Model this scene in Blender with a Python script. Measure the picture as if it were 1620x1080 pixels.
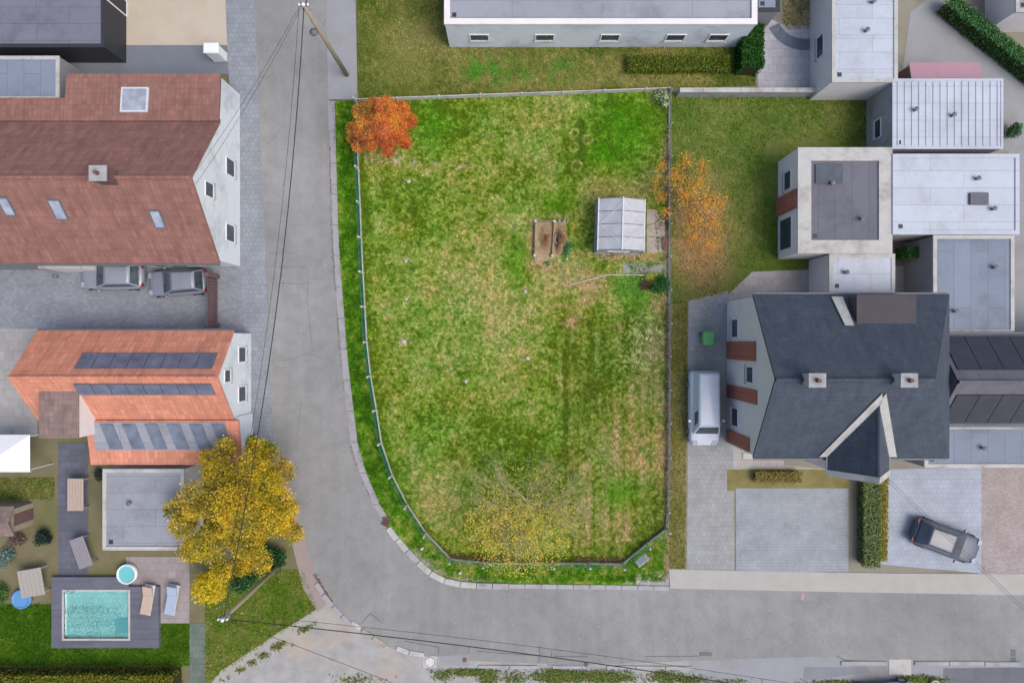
import bpy, bmesh, math, random
import numpy as np
from mathutils import Vector, Matrix
R = math.radians
for o in list(bpy.data.objects): bpy.data.objects.remove(o)
S = bpy.context.scene
COL = S.collection
random.seed(7); rng = np.random.default_rng(7)

# ---------------------------------------------------------------- camera, sky, sun, exposure
H = 43.2                                   # drone height, looking straight down
cam = bpy.data.cameras.new('camera'); cam.lens = 24; cam.sensor_width = 36
cam.clip_start = .5; cam.clip_end = 2000
camo = bpy.data.objects.new('camera', cam); COL.objects.link(camo)
camo.location = (0, 0, H); S.camera = camo
W = bpy.data.worlds.new('World'); S.world = W; W.use_nodes = True
wn = W.node_tree.nodes; wl = W.node_tree.links
SUN_EL, SUN_AZ = 58, 116                   # soft overcast light, brighter towards the east-south-east
sky = wn.new('ShaderNodeTexSky'); sky.sky_type = 'NISHITA'; sky.sun_disc = False
sky.sun_elevation = R(SUN_EL); sky.sun_rotation = R(SUN_AZ)
sky.air_density = 1.0; sky.dust_density = 4.0; sky.ozone_density = 1.0
wl.new(sky.outputs[0], wn['Background'].inputs[0]); wn['Background'].inputs[1].default_value = .15
sl = bpy.data.lights.new('sun', 'SUN'); sl.energy = 1.15; sl.angle = R(38); sl.color = (1, .955, .89)
so = bpy.data.objects.new('sun', sl); COL.objects.link(so)
so.rotation_euler = (R(90 - SUN_EL), 0, R(180 - SUN_AZ)); so.location = (0, 0, 60)
S.view_settings.view_transform = 'Standard'; S.view_settings.look = 'None'
S.view_settings.gamma = 1; S.view_settings.exposure = 0.6; S.view_settings.use_curve_mapping = False

# ---------------------------------------------------------------- helpers
def P(px, py, z=0.0):                      # photo pixel -> point at height z (25 px per metre on the ground)
    k = (H - z) / H / 25.0
    return Vector(((px - 810) * k, (540 - py) * k, z))
def X(px, z=0): return P(px, 0, z).x
def Y(py, z=0): return P(0, py, z).y
def lin(c): c = c / 255.0; return c / 12.92 if c <= .04045 else ((c + .055) / 1.055) ** 2.4
LK = 1.55
def A(r, g, b): return tuple(lin(v) / LK for v in (r, g, b))
def An(arr):
    c = np.asarray(arr) / 255.0
    return np.where(c <= .04045, c / 12.92, ((c + .055) / 1.055) ** 2.4) / LK
_tab = rng.random((256, 256))
def vn(x, y, s, seed=0):
    x = np.asarray(x, float) / s + seed * 17.31; y = np.asarray(y, float) / s + seed * 5.77
    xi = np.floor(x).astype(int); yi = np.floor(y).astype(int); fx = x - xi; fy = y - yi
    fx = fx * fx * (3 - 2 * fx); fy = fy * fy * (3 - 2 * fy)
    t = lambda a, b: _tab[a & 255, b & 255]
    return (t(xi, yi) * (1 - fx) + t(xi + 1, yi) * fx) * (1 - fy) + (t(xi, yi + 1) * (1 - fx) + t(xi + 1, yi + 1) * fx) * fy
def fbm(x, y, s, seed=0, o=4):
    r = 0; a = 1; n = 0
    for k in range(o):
        r = r + a * vn(x, y, s / 2 ** k, seed + k * 3); n += a; a *= .55
    return r / n
def ss(a, b, x): t = np.clip((np.asarray(x) - a) / (b - a), 0, 1); return t * t * (3 - 2 * t)

def tag(o, label=None, cat=None, group=None, kind=None):
    if label: o['label'] = label
    if cat: o['category'] = cat
    if group: o['group'] = group
    if kind: o['kind'] = kind
    return o
def thing(name, label, cat, loc=(0, 0, 0), rz=0, group=None):
    o = bpy.data.objects.new(name, None); COL.objects.link(o); o.location = loc; o.rotation_euler = (0, 0, rz)
    o.empty_display_size = .2
    return tag(o, label, cat, group)
def link(name, me, mat=None, parent=None):
    o = bpy.data.objects.new(name, me); COL.objects.link(o)
    if mat is not None and not me.materials: me.materials.append(mat)
    if parent is not None: o.parent = parent
    return o
def copy_tree(o, parent=None):
    c = o.copy(); COL.objects.link(c)
    if parent is not None: c.parent = parent
    for ch in list(o.children): copy_tree(ch, c)
    return c
class B:
    def __init__(s): s.v = []; s.f = []
    def add(s, vs, fs):
        n = len(s.v); s.v += [tuple(q) for q in vs]; s.f += [tuple(i + n for i in f) for f in fs]; return s
    def hexa(s, p):                        # 4 bottom ccw, 4 top ccw
        return s.add(p, [(3, 2, 1, 0), (4, 5, 6, 7), (0, 1, 5, 4), (1, 2, 6, 5), (2, 3, 7, 6), (3, 0, 4, 7)])
    def box(s, x0, x1, y0, y1, z0, z1):
        return s.hexa([(x0, y0, z0), (x1, y0, z0), (x1, y1, z0), (x0, y1, z0), (x0, y0, z1), (x1, y0, z1), (x1, y1, z1), (x0, y1, z1)])
    def bar(s, a, b, w, h=None, up=(0, 0, 1)):
        a = Vector(a); b = Vector(b); h = h or w; d = (b - a).normalized(); u = Vector(up)
        if abs(d.dot(u)) > .98: u = Vector((1, 0, 0))
        sd = d.cross(u).normalized() * w / 2; u = sd.cross(d).normalized() * h / 2
        return s.hexa([a - sd - u, a + sd - u, b + sd - u, b - sd - u, a - sd + u, a + sd + u, b + sd + u, b - sd + u])
    def prism(s, pts, z0, z1):
        n = len(pts); v = [(p[0], p[1], z0) for p in pts] + [(p[0], p[1], z1) for p in pts]
        return s.add(v, [tuple(range(n - 1, -1, -1)), tuple(range(n, 2 * n))] + [(i, (i + 1) % n, n + (i + 1) % n, n + i) for i in range(n)])
    def tube(s, pts, rs, n=6, caps=True):
        pts = [Vector(p) for p in pts]; base = len(s.v); m = len(pts)
        if not hasattr(rs, '__len__'): rs = [rs] * m
        for i, p in enumerate(pts):
            d = (pts[min(i + 1, m - 1)] - pts[max(i - 1, 0)]).normalized()
            u = Vector((0, 0, 1)) if abs(d.z) < .95 else Vector((1, 0, 0))
            a = d.cross(u).normalized(); b = d.cross(a)
            for k in range(n):
                t = 2 * math.pi * k / n; q = p + (a * math.cos(t) + b * math.sin(t)) * rs[i]; s.v.append(tuple(q))
        for i in range(m - 1):
            for k in range(n):
                k2 = (k + 1) % n; s.f.append((base + i * n + k, base + i * n + k2, base + (i + 1) * n + k2, base + (i + 1) * n + k))
        if caps:
            s.f.append(tuple(base + k for k in range(n))[::-1]); s.f.append(tuple(base + (m - 1) * n + k for k in range(n)))
        return s
    def lathe(s, prof, c=(0, 0, 0), n=16):
        base = len(s.v)
        for r, z in prof:
            for k in range(n):
                t = 2 * math.pi * k / n; s.v.append((c[0] + r * math.cos(t), c[1] + r * math.sin(t), c[2] + z))
        m = len(prof)
        for i in range(m - 1):
            for k in range(n):
                k2 = (k + 1) % n; s.f.append((base + i * n + k, base + i * n + k2, base + (i + 1) * n + k2, base + (i + 1) * n + k))
        s.f.append(tuple(base + k for k in range(n))[::-1]); s.f.append(tuple(base + (m - 1) * n + k for k in range(n)))
        return s
    def mesh(s, name, smooth=False, bevel=0):
        me = bpy.data.meshes.new(name); me.from_pydata(s.v, [], s.f)
        bm = bmesh.new(); bm.from_mesh(me)
        bmesh.ops.recalc_face_normals(bm, faces=bm.faces)
        if bevel: bmesh.ops.bevel(bm, geom=list(bm.edges), offset=bevel, segments=1, affect='EDGES')
        bm.to_mesh(me); bm.free()
        if smooth: me.polygons.foreach_set('use_smooth', [True] * len(me.polygons))
        return me
    def build(s, name, mat, parent=None, smooth=False, bevel=0):
        return link(name, s.mesh(name, smooth, bevel), mat, parent)
def np_mesh(name, V, F, cols, mat, parent=None, smooth=False):
    me = bpy.data.meshes.new(name); V = np.ascontiguousarray(V, np.float32); F = np.ascontiguousarray(F, np.int32)
    k = F.shape[1]; me.vertices.add(len(V)); me.vertices.foreach_set('co', V.ravel())
    me.loops.add(F.size); me.loops.foreach_set('vertex_index', F.ravel())
    me.polygons.add(len(F)); me.polygons.foreach_set('loop_start', np.arange(0, F.size, k, dtype=np.int32))
    if smooth: me.polygons.foreach_set('use_smooth', np.ones(len(F), bool))
    me.update(calc_edges=True)
    if cols is not None:
        at = me.attributes.new('col', 'FLOAT_COLOR', 'POINT')
        c4 = np.ones((len(V), 4), np.float32); c4[:, :3] = cols; at.data.foreach_set('color', c4.ravel())
    return link(name, me, mat, parent)

# ---------------------------------------------------------------- materials
def nt(name):
    m = bpy.data.materials.new(name); m.use_nodes = True; t = m.node_tree
    return m, t.nodes, t.links, t.nodes['Principled BSDF']
def noise(N, L, vec, scale, detail=4, rough=.6):
    n = N.new('ShaderNodeTexNoise'); n.inputs['Scale'].default_value = scale; n.inputs['Detail'].default_value = detail
    n.inputs['Roughness'].default_value = rough; L.new(vec, n.inputs['Vector']); return n.outputs['Fac']
def ramp(N, L, fac, stops):
    r = N.new('ShaderNodeValToRGB'); L.new(fac, r.inputs[0]); e = r.color_ramp.elements
    while len(e) < len(stops): e.new(.5)
    for q, (p, c) in zip(e, stops): q.position = p; q.color = (*c, 1) if len(c) == 3 else c
    return r.outputs[0]
def mix(N, L, fac, a, b, mode='MIX'):
    m = N.new('ShaderNodeMix'); m.data_type = 'RGBA'; m.blend_type = mode
    for i, v in ((0, fac), (6, a), (7, b)):
        if isinstance(v, (int, float)): m.inputs[i].default_value = v
        elif isinstance(v, tuple): m.inputs[i].default_value = (*v, 1)
        else: L.new(v, m.inputs[i])
    return m.outputs[2]
def math_(N, L, op, a, b=0.0):
    m = N.new('ShaderNodeMath'); m.operation = op
    for i, v in enumerate((a, b)):
        if isinstance(v, (int, float)): m.inputs[i].default_value = v
        else: L.new(v, m.inputs[i])
    return m.outputs[0]
def pos(N): return N.new('ShaderNodeNewGeometry').outputs['Position']
def bump(N, L, bs, h, strength=.4, dist=.02):
    b = N.new('ShaderNodeBump'); b.inputs['Strength'].default_value = strength; b.inputs['Distance'].default_value = dist
    L.new(h, b.inputs['Height']); L.new(b.outputs[0], bs.inputs['Normal'])
def surf(name, c, var=.12, scale=3, rough=.85, fine=40, bmp=.3, metal=0, spec=.3, dirt=None):
    m, N, L, bs = nt(name); p = pos(N)
    a = tuple(max(0, v * (1 - var)) for v in c); b = tuple(min(1, v * (1 + var)) for v in c)
    n1 = noise(N, L, p, scale, 6, .65); n2 = noise(N, L, p, fine, 3, .7)
    f = math_(N, L, 'ADD', math_(N, L, 'MULTIPLY', n1, .65), math_(N, L, 'MULTIPLY', n2, .35))
    o = ramp(N, L, f, [(.3, a), (.7, b)])
    if dirt: o = mix(N, L, ramp(N, L, noise(N, L, p, scale * .35, 8, .7), [(.5, (0, 0, 0)), (.68, (.75, .75, .75))]), o, dirt)
    L.new(o, bs.inputs['Base Color']); bs.inputs['Roughness'].default_value = rough; bs.inputs['Metallic'].default_value = metal
    bs.inputs['Specular IOR Level'].default_value = spec
    if bmp: bump(N, L, bs, n2, bmp, .01)
    return m
def attr_mat(name, rough=.8, trans=0.0, spec=.2, fine=0.0):
    m, N, L, bs = nt(name); a = N.new('ShaderNodeAttribute'); a.attribute_name = 'col'; c = a.outputs['Color']
    if fine:
        p = pos(N); n = noise(N, L, p, 26, 4, .75)
        c = mix(N, L, 1.0, c, ramp(N, L, n, [(.28, (1 - fine,) * 3), (.72, (1 + fine,) * 3)]), 'MULTIPLY'); bump(N, L, bs, n, .6, .03)
    L.new(c, bs.inputs['Base Color']); bs.inputs['Roughness'].default_value = rough; bs.inputs['Specular IOR Level'].default_value = spec
    if trans:
        t = N.new('ShaderNodeBsdfTranslucent'); L.new(c, t.inputs[0]); x = N.new('ShaderNodeMixShader'); x.inputs[0].default_value = trans
        L.new(bs.outputs[0], x.inputs[1]); L.new(t.outputs[0], x.inputs[2]); L.new(x.outputs[0], N['Material Output'].inputs[0])
    return m
def tiles(name, c, bw=.26, rh=.33, var=.25, offset=0.0, rough=.8, mossy=None, axis='x'):
    m, N, L, bs = nt(name); p = pos(N)
    if axis == 'y':
        sx = N.new('ShaderNodeSeparateXYZ'); L.new(p, sx.inputs[0]); cx = N.new('ShaderNodeCombineXYZ')
        L.new(sx.outputs[1], cx.inputs[0]); L.new(sx.outputs[0], cx.inputs[1]); p2 = cx.outputs[0]
    else: p2 = p
    b = N.new('ShaderNodeTexBrick'); L.new(p2, b.inputs['Vector']); b.offset = offset; b.inputs['Scale'].default_value = 1
    b.inputs['Brick Width'].default_value = bw; b.inputs['Row Height'].default_value = rh; b.inputs['Mortar Size'].default_value = .022
    b.inputs['Mortar Smooth'].default_value = .6; b.inputs['Bias'].default_value = -.1
    b.inputs['Color1'].default_value = (*[v * (1 - var) for v in c], 1); b.inputs['Color2'].default_value = (*[min(1, v * (1 + var)) for v in c], 1)
    b.inputs['Mortar'].default_value = (*[v * .55 for v in c], 1)
    o = mix(N, L, .55, b.outputs['Color'], tuple(c))
    n = noise(N, L, p, 1.1, 7, .7)
    o = mix(N, L, 1.0, o, ramp(N, L, n, [(.3, (.8, .8, .8)), (.7, (1.16, 1.16, 1.16))]), 'MULTIPLY')
    mp = N.new('ShaderNodeMapping'); mp.inputs['Scale'].default_value = (3.2, .35, .35); L.new(p, mp.inputs[0])
    o = mix(N, L, 1.0, o, ramp(N, L, noise(N, L, mp.outputs[0], 1.0, 6, .7), [(.32, (.8, .82, .82)), (.5, (1, 1, 1)), (.7, (1.1, 1.08, 1.06))]), 'MULTIPLY')
    if mossy: o = mix(N, L, ramp(N, L, noise(N, L, p, .7, 8, .75), [(.52, (0, 0, 0)), (.7, (.7, .7, .7))]), o, mossy)
    L.new(o, bs.inputs['Base Color']); bs.inputs['Roughness'].default_value = rough; bs.inputs['Specular IOR Level'].default_value = .25
    bump(N, L, bs, b.outputs['Fac'], -.5, .02)
    return m
def pavers(name, c, bw=.4, rh=.4, var=.14, mortar=.012, rot=0, moss=None):
    m, N, L, bs = nt(name); p = pos(N); mp = N.new('ShaderNodeMapping'); mp.inputs['Rotation'].default_value = (0, 0, rot); L.new(p, mp.inputs[0])
    b = N.new('ShaderNodeTexBrick'); L.new(mp.outputs[0], b.inputs['Vector']); b.offset = .5; b.inputs['Scale'].default_value = 1
    b.inputs['Brick Width'].default_value = bw; b.inputs['Row Height'].default_value = rh; b.inputs['Mortar Size'].default_value = mortar; b.inputs['Bias'].default_value = 0
    b.inputs['Color1'].default_value = (*[v * (1 - var) for v in c], 1); b.inputs['Color2'].default_value = (*[v * (1 + var) for v in c], 1)
    b.inputs['Mortar'].default_value = (*(moss or [v * .7 for v in c]), 1)
    n = noise(N, L, p, .8, 8, .7)
    o = mix(N, L, 1.0, b.outputs['Color'], ramp(N, L, n, [(.3, (.82, .82, .82)), (.7, (1.12, 1.12, 1.12))]), 'MULTIPLY')
    L.new(o, bs.inputs['Base Color']); bs.inputs['Roughness'].default_value = .88; bump(N, L, bs, b.outputs['Fac'], -.3, .01)
    return m
def asphalt(name, c, crack=True):
    m, N, L, bs = nt(name); p = pos(N)
    n1 = noise(N, L, p, .16, 6, .6); n2 = noise(N, L, p, 1.3, 6, .7); n3 = noise(N, L, p, 16, 5, .85)
    mp = N.new('ShaderNodeMapping'); mp.inputs['Scale'].default_value = (1.1, .07, 1); L.new(p, mp.inputs[0])
    n4 = noise(N, L, mp.outputs[0], 1.0, 4, .6)
    o = ramp(N, L, n1, [(.32, tuple(v * .84 for v in c)), (.68, tuple(v * 1.1 for v in c))])
    o = mix(N, L, 1.0, o, ramp(N, L, n2, [(.3, (.88, .88, .88)), (.5, (1, 1, 1)), (.7, (1.07, 1.07, 1.07))]), 'MULTIPLY')
    o = mix(N, L, 1.0, o, ramp(N, L, n4, [(.3, (.93, .93, .935)), (.7, (1.05, 1.05, 1.05))]), 'MULTIPLY')
    o = mix(N, L, 1.0, o, ramp(N, L, n3, [(.3, (.84, .84, .84)), (.5, (1, 1, 1)), (.7, (1.15, 1.15, 1.15))]), 'MULTIPLY')
    if crack:
        dn = N.new('ShaderNodeTexNoise'); dn.inputs['Scale'].default_value = 2.2; dn.inputs['Detail'].default_value = 5; L.new(p, dn.inputs['Vector'])
        ad = N.new('ShaderNodeVectorMath'); ad.operation = 'MULTIPLY_ADD'; L.new(dn.outputs['Color'], ad.inputs[0]); ad.inputs[1].default_value = (.55, .55, 0); L.new(p, ad.inputs[2])
        v = N.new('ShaderNodeTexVoronoi'); v.feature = 'DISTANCE_TO_EDGE'; v.voronoi_dimensions = '2D'; v.inputs['Scale'].default_value = .75; L.new(ad.outputs[0], v.inputs['Vector'])
        line = ramp(N, L, v.outputs['Distance'], [(.004, (1, 1, 1)), (.018, (0, 0, 0))])
        msk = ramp(N, L, noise(N, L, p, .13, 5, .6), [(.5, (0, 0, 0)), (.6, (.36, .36, .36))])
        o = mix(N, L, math_(N, L, 'MULTIPLY', line, msk), o, tuple(v * .4 for v in c))
        # pale scuffs and drips
        mp2 = N.new('ShaderNodeMapping'); mp2.inputs['Scale'].default_value = (1.6, .5, 1); mp2.inputs['Rotation'].default_value = (0, 0, .5); L.new(p, mp2.inputs[0])
        sc = ramp(N, L, noise(N, L, mp2.outputs[0], 2.4, 3, .6), [(.68, (0, 0, 0)), (.76, (.4, .4, .4))])
        o = mix(N, L, sc, o, tuple(v * 1.28 for v in c))
        # dark spots
        v2 = N.new('ShaderNodeTexVoronoi'); v2.voronoi_dimensions = '2D'; v2.inputs['Scale'].default_value = .8; L.new(p, v2.inputs['Vector'])
        o = mix(N, L, math_(N, L, 'MULTIPLY', ramp(N, L, v2.outputs['Distance'], [(.02, (.6, .6, .6)), (.05, (0, 0, 0))]), math_(N, L, 'GREATER_THAN', v2.outputs['Color'], .78)), o, tuple(v * .45 for v in c))
        v3 = N.new('ShaderNodeTexVoronoi'); v3.voronoi_dimensions = '2D'; v3.inputs['Scale'].default_value = 1.1; v3.inputs['Randomness'].default_value = .95
        ad3 = N.new('ShaderNodeVectorMath'); ad3.inputs[1].default_value = (31.7, 12.3, 0); L.new(p, ad3.inputs[0]); L.new(ad3.outputs[0], v3.inputs['Vector'])
        o = mix(N, L, math_(N, L, 'MULTIPLY', ramp(N, L, v3.outputs['Distance'], [(.012, (.8, .8, .8)), (.03, (0, 0, 0))]), math_(N, L, 'GREATER_THAN', v3.outputs['Color'], .8)), o, (.62, .63, .62))
    L.new(o, bs.inputs['Base Color']); bs.inputs['Roughness'].default_value = .9; bs.inputs['Specular IOR Level'].default_value = .25
    bump(N, L, bs, n3, .35, .01)
    return m
def glass(name, c=(.03, .04, .05), rough=.06):
    m, N, L, bs = nt(name); p = pos(N)
    L.new(ramp(N, L, noise(N, L, p, 1.5, 3), [(.3, tuple(v * .7 for v in c)), (.7, tuple(v * 1.3 for v in c))]), bs.inputs['Base Color'])
    bs.inputs['Roughness'].default_value = rough; bs.inputs['Specular IOR Level'].default_value = .6; return m
def paint(name, c, rough=.25, metal=0.0):
    m, N, L, bs = nt(name); p = pos(N)
    L.new(ramp(N, L, noise(N, L, p, 2.5, 6, .7), [(.3, tuple(v * .92 for v in c)), (.7, tuple(min(1, v * 1.06) for v in c))]), bs.inputs['Base Color'])
    bs.inputs['Roughness'].default_value = rough; bs.inputs['Metallic'].default_value = metal; bs.inputs['Coat Weight'].default_value = .12; return m

def roofing(name, c, sheet_w=1.0, rot=0.0, stain=.22, rough=.8):
    m, N, L, bs = nt(name); p = pos(N); mp = N.new('ShaderNodeMapping'); mp.inputs['Rotation'].default_value = (0, 0, rot); L.new(p, mp.inputs[0])
    b = N.new('ShaderNodeTexBrick'); L.new(mp.outputs[0], b.inputs['Vector']); b.offset = .37; b.inputs['Scale'].default_value = 1
    b.inputs['Brick Width'].default_value = 5.3; b.inputs['Row Height'].default_value = sheet_w; b.inputs['Mortar Size'].default_value = .022; b.inputs['Mortar Smooth'].default_value = .3; b.inputs['Bias'].default_value = 0
    b.inputs['Color1'].default_value = (*[v * .95 for v in c], 1); b.inputs['Color2'].default_value = (*[v * 1.05 for v in c], 1); b.inputs['Mortar'].default_value = (*[v * .74 for v in c], 1)
    o = b.outputs['Color']; lo = 1 - stain
    o = mix(N, L, 1.0, o, ramp(N, L, noise(N, L, p, .45, 9, .72), [(.36, (lo, lo, lo * .98)), (.5, (1, 1, 1)), (.7, (1.08, 1.08, 1.08))]), 'MULTIPLY')
    n3 = noise(N, L, p, 12, 5, .8); o = mix(N, L, 1.0, o, ramp(N, L, n3, [(.3, (.9, .9, .9)), (.7, (1.1, 1.1, 1.1))]), 'MULTIPLY')
    o = mix(N, L, ramp(N, L, noise(N, L, p, 1.6, 8, .8), [(.62, (0, 0, 0)), (.74, (.5, .5, .5))]), o, tuple(v * w for v, w in zip(c, (.66, .68, .58))))
    L.new(o, bs.inputs['Base Color']); bs.inputs['Roughness'].default_value = rough; bs.inputs['Specular IOR Level'].default_value = .3; bump(N, L, bs, n3, .25, .01); return m
M = {}
M['asphalt'] = asphalt('worn grey asphalt', A(155, 155.5, 154))
M['patch'] = asphalt('dark asphalt patch', A(122, 125, 132), False)
M['concrete'] = surf('weathered concrete', A(178, 178, 182), .16, 2.2, .9, 30, .3, dirt=A(140, 132, 122))
M['concrete_pale'] = surf('pale concrete', A(200, 199, 196), .12, 2.5, .9, 30, .3, dirt=A(160, 152, 140))
M['gutter'] = surf('gutter concrete', A(172, 170, 174), .14, 2.0, .9, 35, .3, dirt=A(140, 128, 122))
M['post'] = surf('fence post concrete', A(212, 212, 204), .14, 5, .85, 40, .3, dirt=A(150, 150, 130))
M['slab_dirty'] = surf('dirty concrete slab', A(178, 170, 158), .22, 1.6, .92, 22, .4, dirt=A(150, 128, 98))
M['gravel'] = surf('pale gravel', A(174, 172, 170), .28, 1.0, .95, 34, .7, dirt=A(190, 172, 152))
M['walk'] = surf('grey pavement', A(160, 162, 166), .1, .8, .9, 30, .3, dirt=A(146, 142, 136))
M['bed_soil'] = attr_mat('bed soil', .95, 0, .1, .4)
M['soil'] = surf('dug soil', A(128, 100, 72), .4, 3.2, .97, 20, .8, dirt=A(96, 68, 46))
M['sand'] = surf('dry sandy soil', A(184, 160, 128), .22, 2.4, .97, 24, .6, dirt=A(158, 128, 94))
M['earth'] = surf('rough ground', A(122, 116, 82), .3, .5, .97, 12, .5, dirt=A(94, 106, 50))
M['leaf'] = attr_mat('leaves', .65, .38, .25)
M['grass'] = attr_mat('grass blades', .75, .25, .15)
M['lawn'] = attr_mat('lawn ground', .95, 0, .1, .3)
M['bark'] = surf('bark', A(120, 112, 92), .3, 6, .95, 30, .7)
M['bark_pale'] = surf('pale lichen bark', A(190, 184, 132), .22, 6, .95, 30, .6)
M['wire_green'] = surf('green coated wire', A(58, 140, 122), .15, 5, .5, 30, 0, spec=.4)
M['galv'] = surf('galvanised steel', A(170, 174, 178), .12, 5, .45, 30, 0, metal=.3)
M['alu'] = surf('white aluminium', A(226, 230, 236), .06, 5, .4, 30, 0)
M['alu_dark'] = surf('grey aluminium', A(112, 118, 128), .1, 5, .45, 30, 0)
M['white_wall'] = surf('white render', A(236, 243, 250), .06, 1.2, .85, 25, .15, dirt=A(186, 192, 200))
M['cream_wall'] = surf('cream render', A(246, 240, 240), .08, 1.2, .85, 25, .15)
M['grey_wall'] = surf('grey render', A(150, 152, 158), .1, 1.2, .85, 25, .2)
M['brick'] = pavers('red brick', A(186, 112, 96), .22, .07, .2, .01)
M['rust_wall'] = surf('brown wall', A(118, 92, 92), .2, 2, .9, 20, .3)
M['tile_brown'] = tiles('brown red roof tiles', A(160, 116, 106), mossy=A(142, 112, 100))
M['tile_orange'] = tiles('orange roof tiles', A(230, 156, 128), mossy=A(206, 146, 126))
M['tile_old'] = tiles('dull brown tiles', A(152, 130, 124))
M['slate'] = tiles('dark slate roof', A(76, 85, 99), .3, .24, .2, .5, .6)
M['roof_grey'] = roofing('grey roofing felt', A(160, 164, 174))
M['roof_blue'] = roofing('blue grey roofing', A(136, 146, 164), 1.0, 1.5708)
M['roof_slate_flat'] = roofing('dark purple grey roofing', A(126, 126, 142))
M['roof_dark'] = roofing('dark bitumen roofing', A(114, 114, 124), 1.0, 1.5708)
M['roof_white'] = roofing('white sheet roofing', A(196, 203, 216), 1.0, 0, .14, .55)
M['roof_black'] = glass('black panels', A(44, 48, 62), .4)
M['solar'] = glass('solar glass', A(112, 118, 140), .3)
M['solar_d'] = glass('dark solar glass', A(118, 128, 144), .3)
M['pane'] = glass('window glass', A(70, 80, 92), .08)
M['skylight'] = glass('skylight glass', A(172, 178, 194), .15)
M['dark'] = surf('dark metal', A(58, 60, 66), .15, 4, .5, 30, 0)
M['rubber'] = surf('black rubber', (.02, .02, .022), .2, 6, .8, 40, 0)
M['wire'] = surf('black cable', (.02, .02, .022), .1, 6, .6, 40, 0)
M['wood'] = surf('old grey wood', A(168, 158, 140), .2, 6, .9, 40, .4)
M['deck'] = pavers('dark deck boards', A(108, 110, 124), 2.4, .15, .12, .01)
M['plastic_white'] = surf('white plastic', A(250, 252, 255), .04, 4, .45, 30, 0)
M['turq'] = surf('turquoise liner', A(120, 205, 208), .06, 2, .6, 20, 0)
M['rust'] = surf('rusty cast iron', A(120, 92, 84), .25, 8, .8, 40, .4)
M['red_paint'] = surf('faded red paint', A(212, 152, 156), .14, 9, .9, 25, .2, dirt=A(166, 160, 162))
# ---------------------------------------------------------------- ground, road, lawns
def sheet(name, px, z, mat, parent=None):
    pts = [P(a, b) for a, b in px]
    me = bpy.data.meshes.new(name); me.from_pydata([(p.x, p.y, z) for p in pts], [], [tuple(range(len(pts)))])
    bm = bmesh.new(); bm.from_mesh(me); bmesh.ops.recalc_face_normals(bm, faces=bm.faces)
    for f in bm.faces:
        if f.normal.z < 0: f.normal_flip()
    bmesh.ops.triangulate(bm, faces=bm.faces); bm.to_mesh(me); bm.free()
    o = link(name, me, mat, parent)
    if parent is None: o['kind'] = 'structure'
    return o
def rect(a, b, c, d): return [(a, b), (c, b), (c, d), (a, d)]
def smooth(pts, n=6):                      # Catmull-Rom through pixel points
    out = []
    for i in range(len(pts) - 1):
        p0, p1, p2, p3 = (np.array(pts[max(i - 1, 0)], float), np.array(pts[i], float), np.array(pts[i + 1], float), np.array(pts[min(i + 2, len(pts) - 1)], float))
        for k in range(n):
            t = k / n
            out.append(tuple(.5 * (2 * p1 + (p2 - p0) * t + (2 * p0 - 5 * p1 + 4 * p2 - p3) * t * t + (3 * p1 - p0 - 3 * p2 + p3) * t ** 3)))
    out.append(tuple(pts[-1])); return out
g = B().add([(-400, -400, -.03), (400, -400, -.03), (400, 400, -.03), (-400, 400, -.03)], [(0, 1, 2, 3)]).build('ground', M['earth']); g['kind'] = 'structure'

west_edge = smooth([(398, -120), (402, 0), (410, 145), (413, 250), (420, 400), (425, 500), (428, 620), (434, 690), (450, 750), (464, 810), (478, 860), (497, 915), (520, 945), (542, 972), (566, 992), (606, 1018), (640, 1031), (690, 1037), (780, 1046), (900, 1049), (1000, 1048), (1100, 1044), (1180, 1041), (1320, 1038), (1420, 1043), (1700, 1046)], 5)
inner_edge = smooth([(518, -120), (517, 0), (521, 160), (524, 250), (529, 385), (536, 500), (541, 568), (549, 635), (557, 700), (566, 735), (579, 765), (591, 797), (607, 822), (621, 846), (645, 872), (668, 895), (692, 912), (718, 921), (760, 924), (1060, 927), (1300, 932), (1700, 940)], 5)
sheet('road', west_edge + inner_edge[::-1], .03, M['asphalt'])
# dry gravel forecourt south-west of the road and along its south side
sheet('gravel_yard', [(300, 1120), (330, 1085), (400, 1050), (440, 1020), (470, 1000), (500, 972), (520, 948), (560, 985), (640, 1028), (700, 1032), (1130, 1038), (1130, 1200), (300, 1200)], .012, M['gravel'])
sheet('concrete_apron', [(1090, 1042), (1120, 1036), (1300, 1034), (1420, 1038), (1700, 1040), (1700, 1200), (1090, 1200)], .016, M['walk'])
# pavements and yards beyond the plot
sheet('pavement', smooth([(517, -120), (516, 0), (520, 158)], 2) + [(566, 158), (564, 60), (560, -120)], .038, M['walk'])
sheet('street_pavement', [(1058, 899), (1160, 902), (1400, 906), (1700, 908), (1700, 942), (1300, 935), (1060, 930)], .036, surf('beige pavement', A(186, 184, 178), .1, 1, .9, 30, .3))
sheet('west_pavement', [(398, -120), (402, 0), (410, 145), (413, 250), (420, 400), (425, 500), (428, 620), (434, 690), (445, 735), (380, 735), (386, 500), (372, 300), (362, 120), (352, -120)], .034, pavers('grey pavement slabs', A(152, 158, 166), .3, .3, .08))
sheet('beige_yard', [(176, -120), (402, -120), (402, 78), (180, 82)], .02, surf('beige concrete yard', A(204, 192, 174), .1, .6, .9, 20, .3, dirt=A(190, 174, 148)))
sheet('side_lane', rect(-200, 72, 372, 118), .026, surf('grey lane', A(126, 132, 142), .12, .7, .9, 20, .3))
sheet('courtyard', rect(-200, 398, 392, 530), .022, pavers('grey courtyard cobbles', A(150, 154, 164), .22, .14, .12, .01))
sheet('terrace', rect(-200, 520, 60, 690), .024, pavers('beige terrace slabs', A(176, 174, 172), .6, .6, .06, .01))
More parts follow.
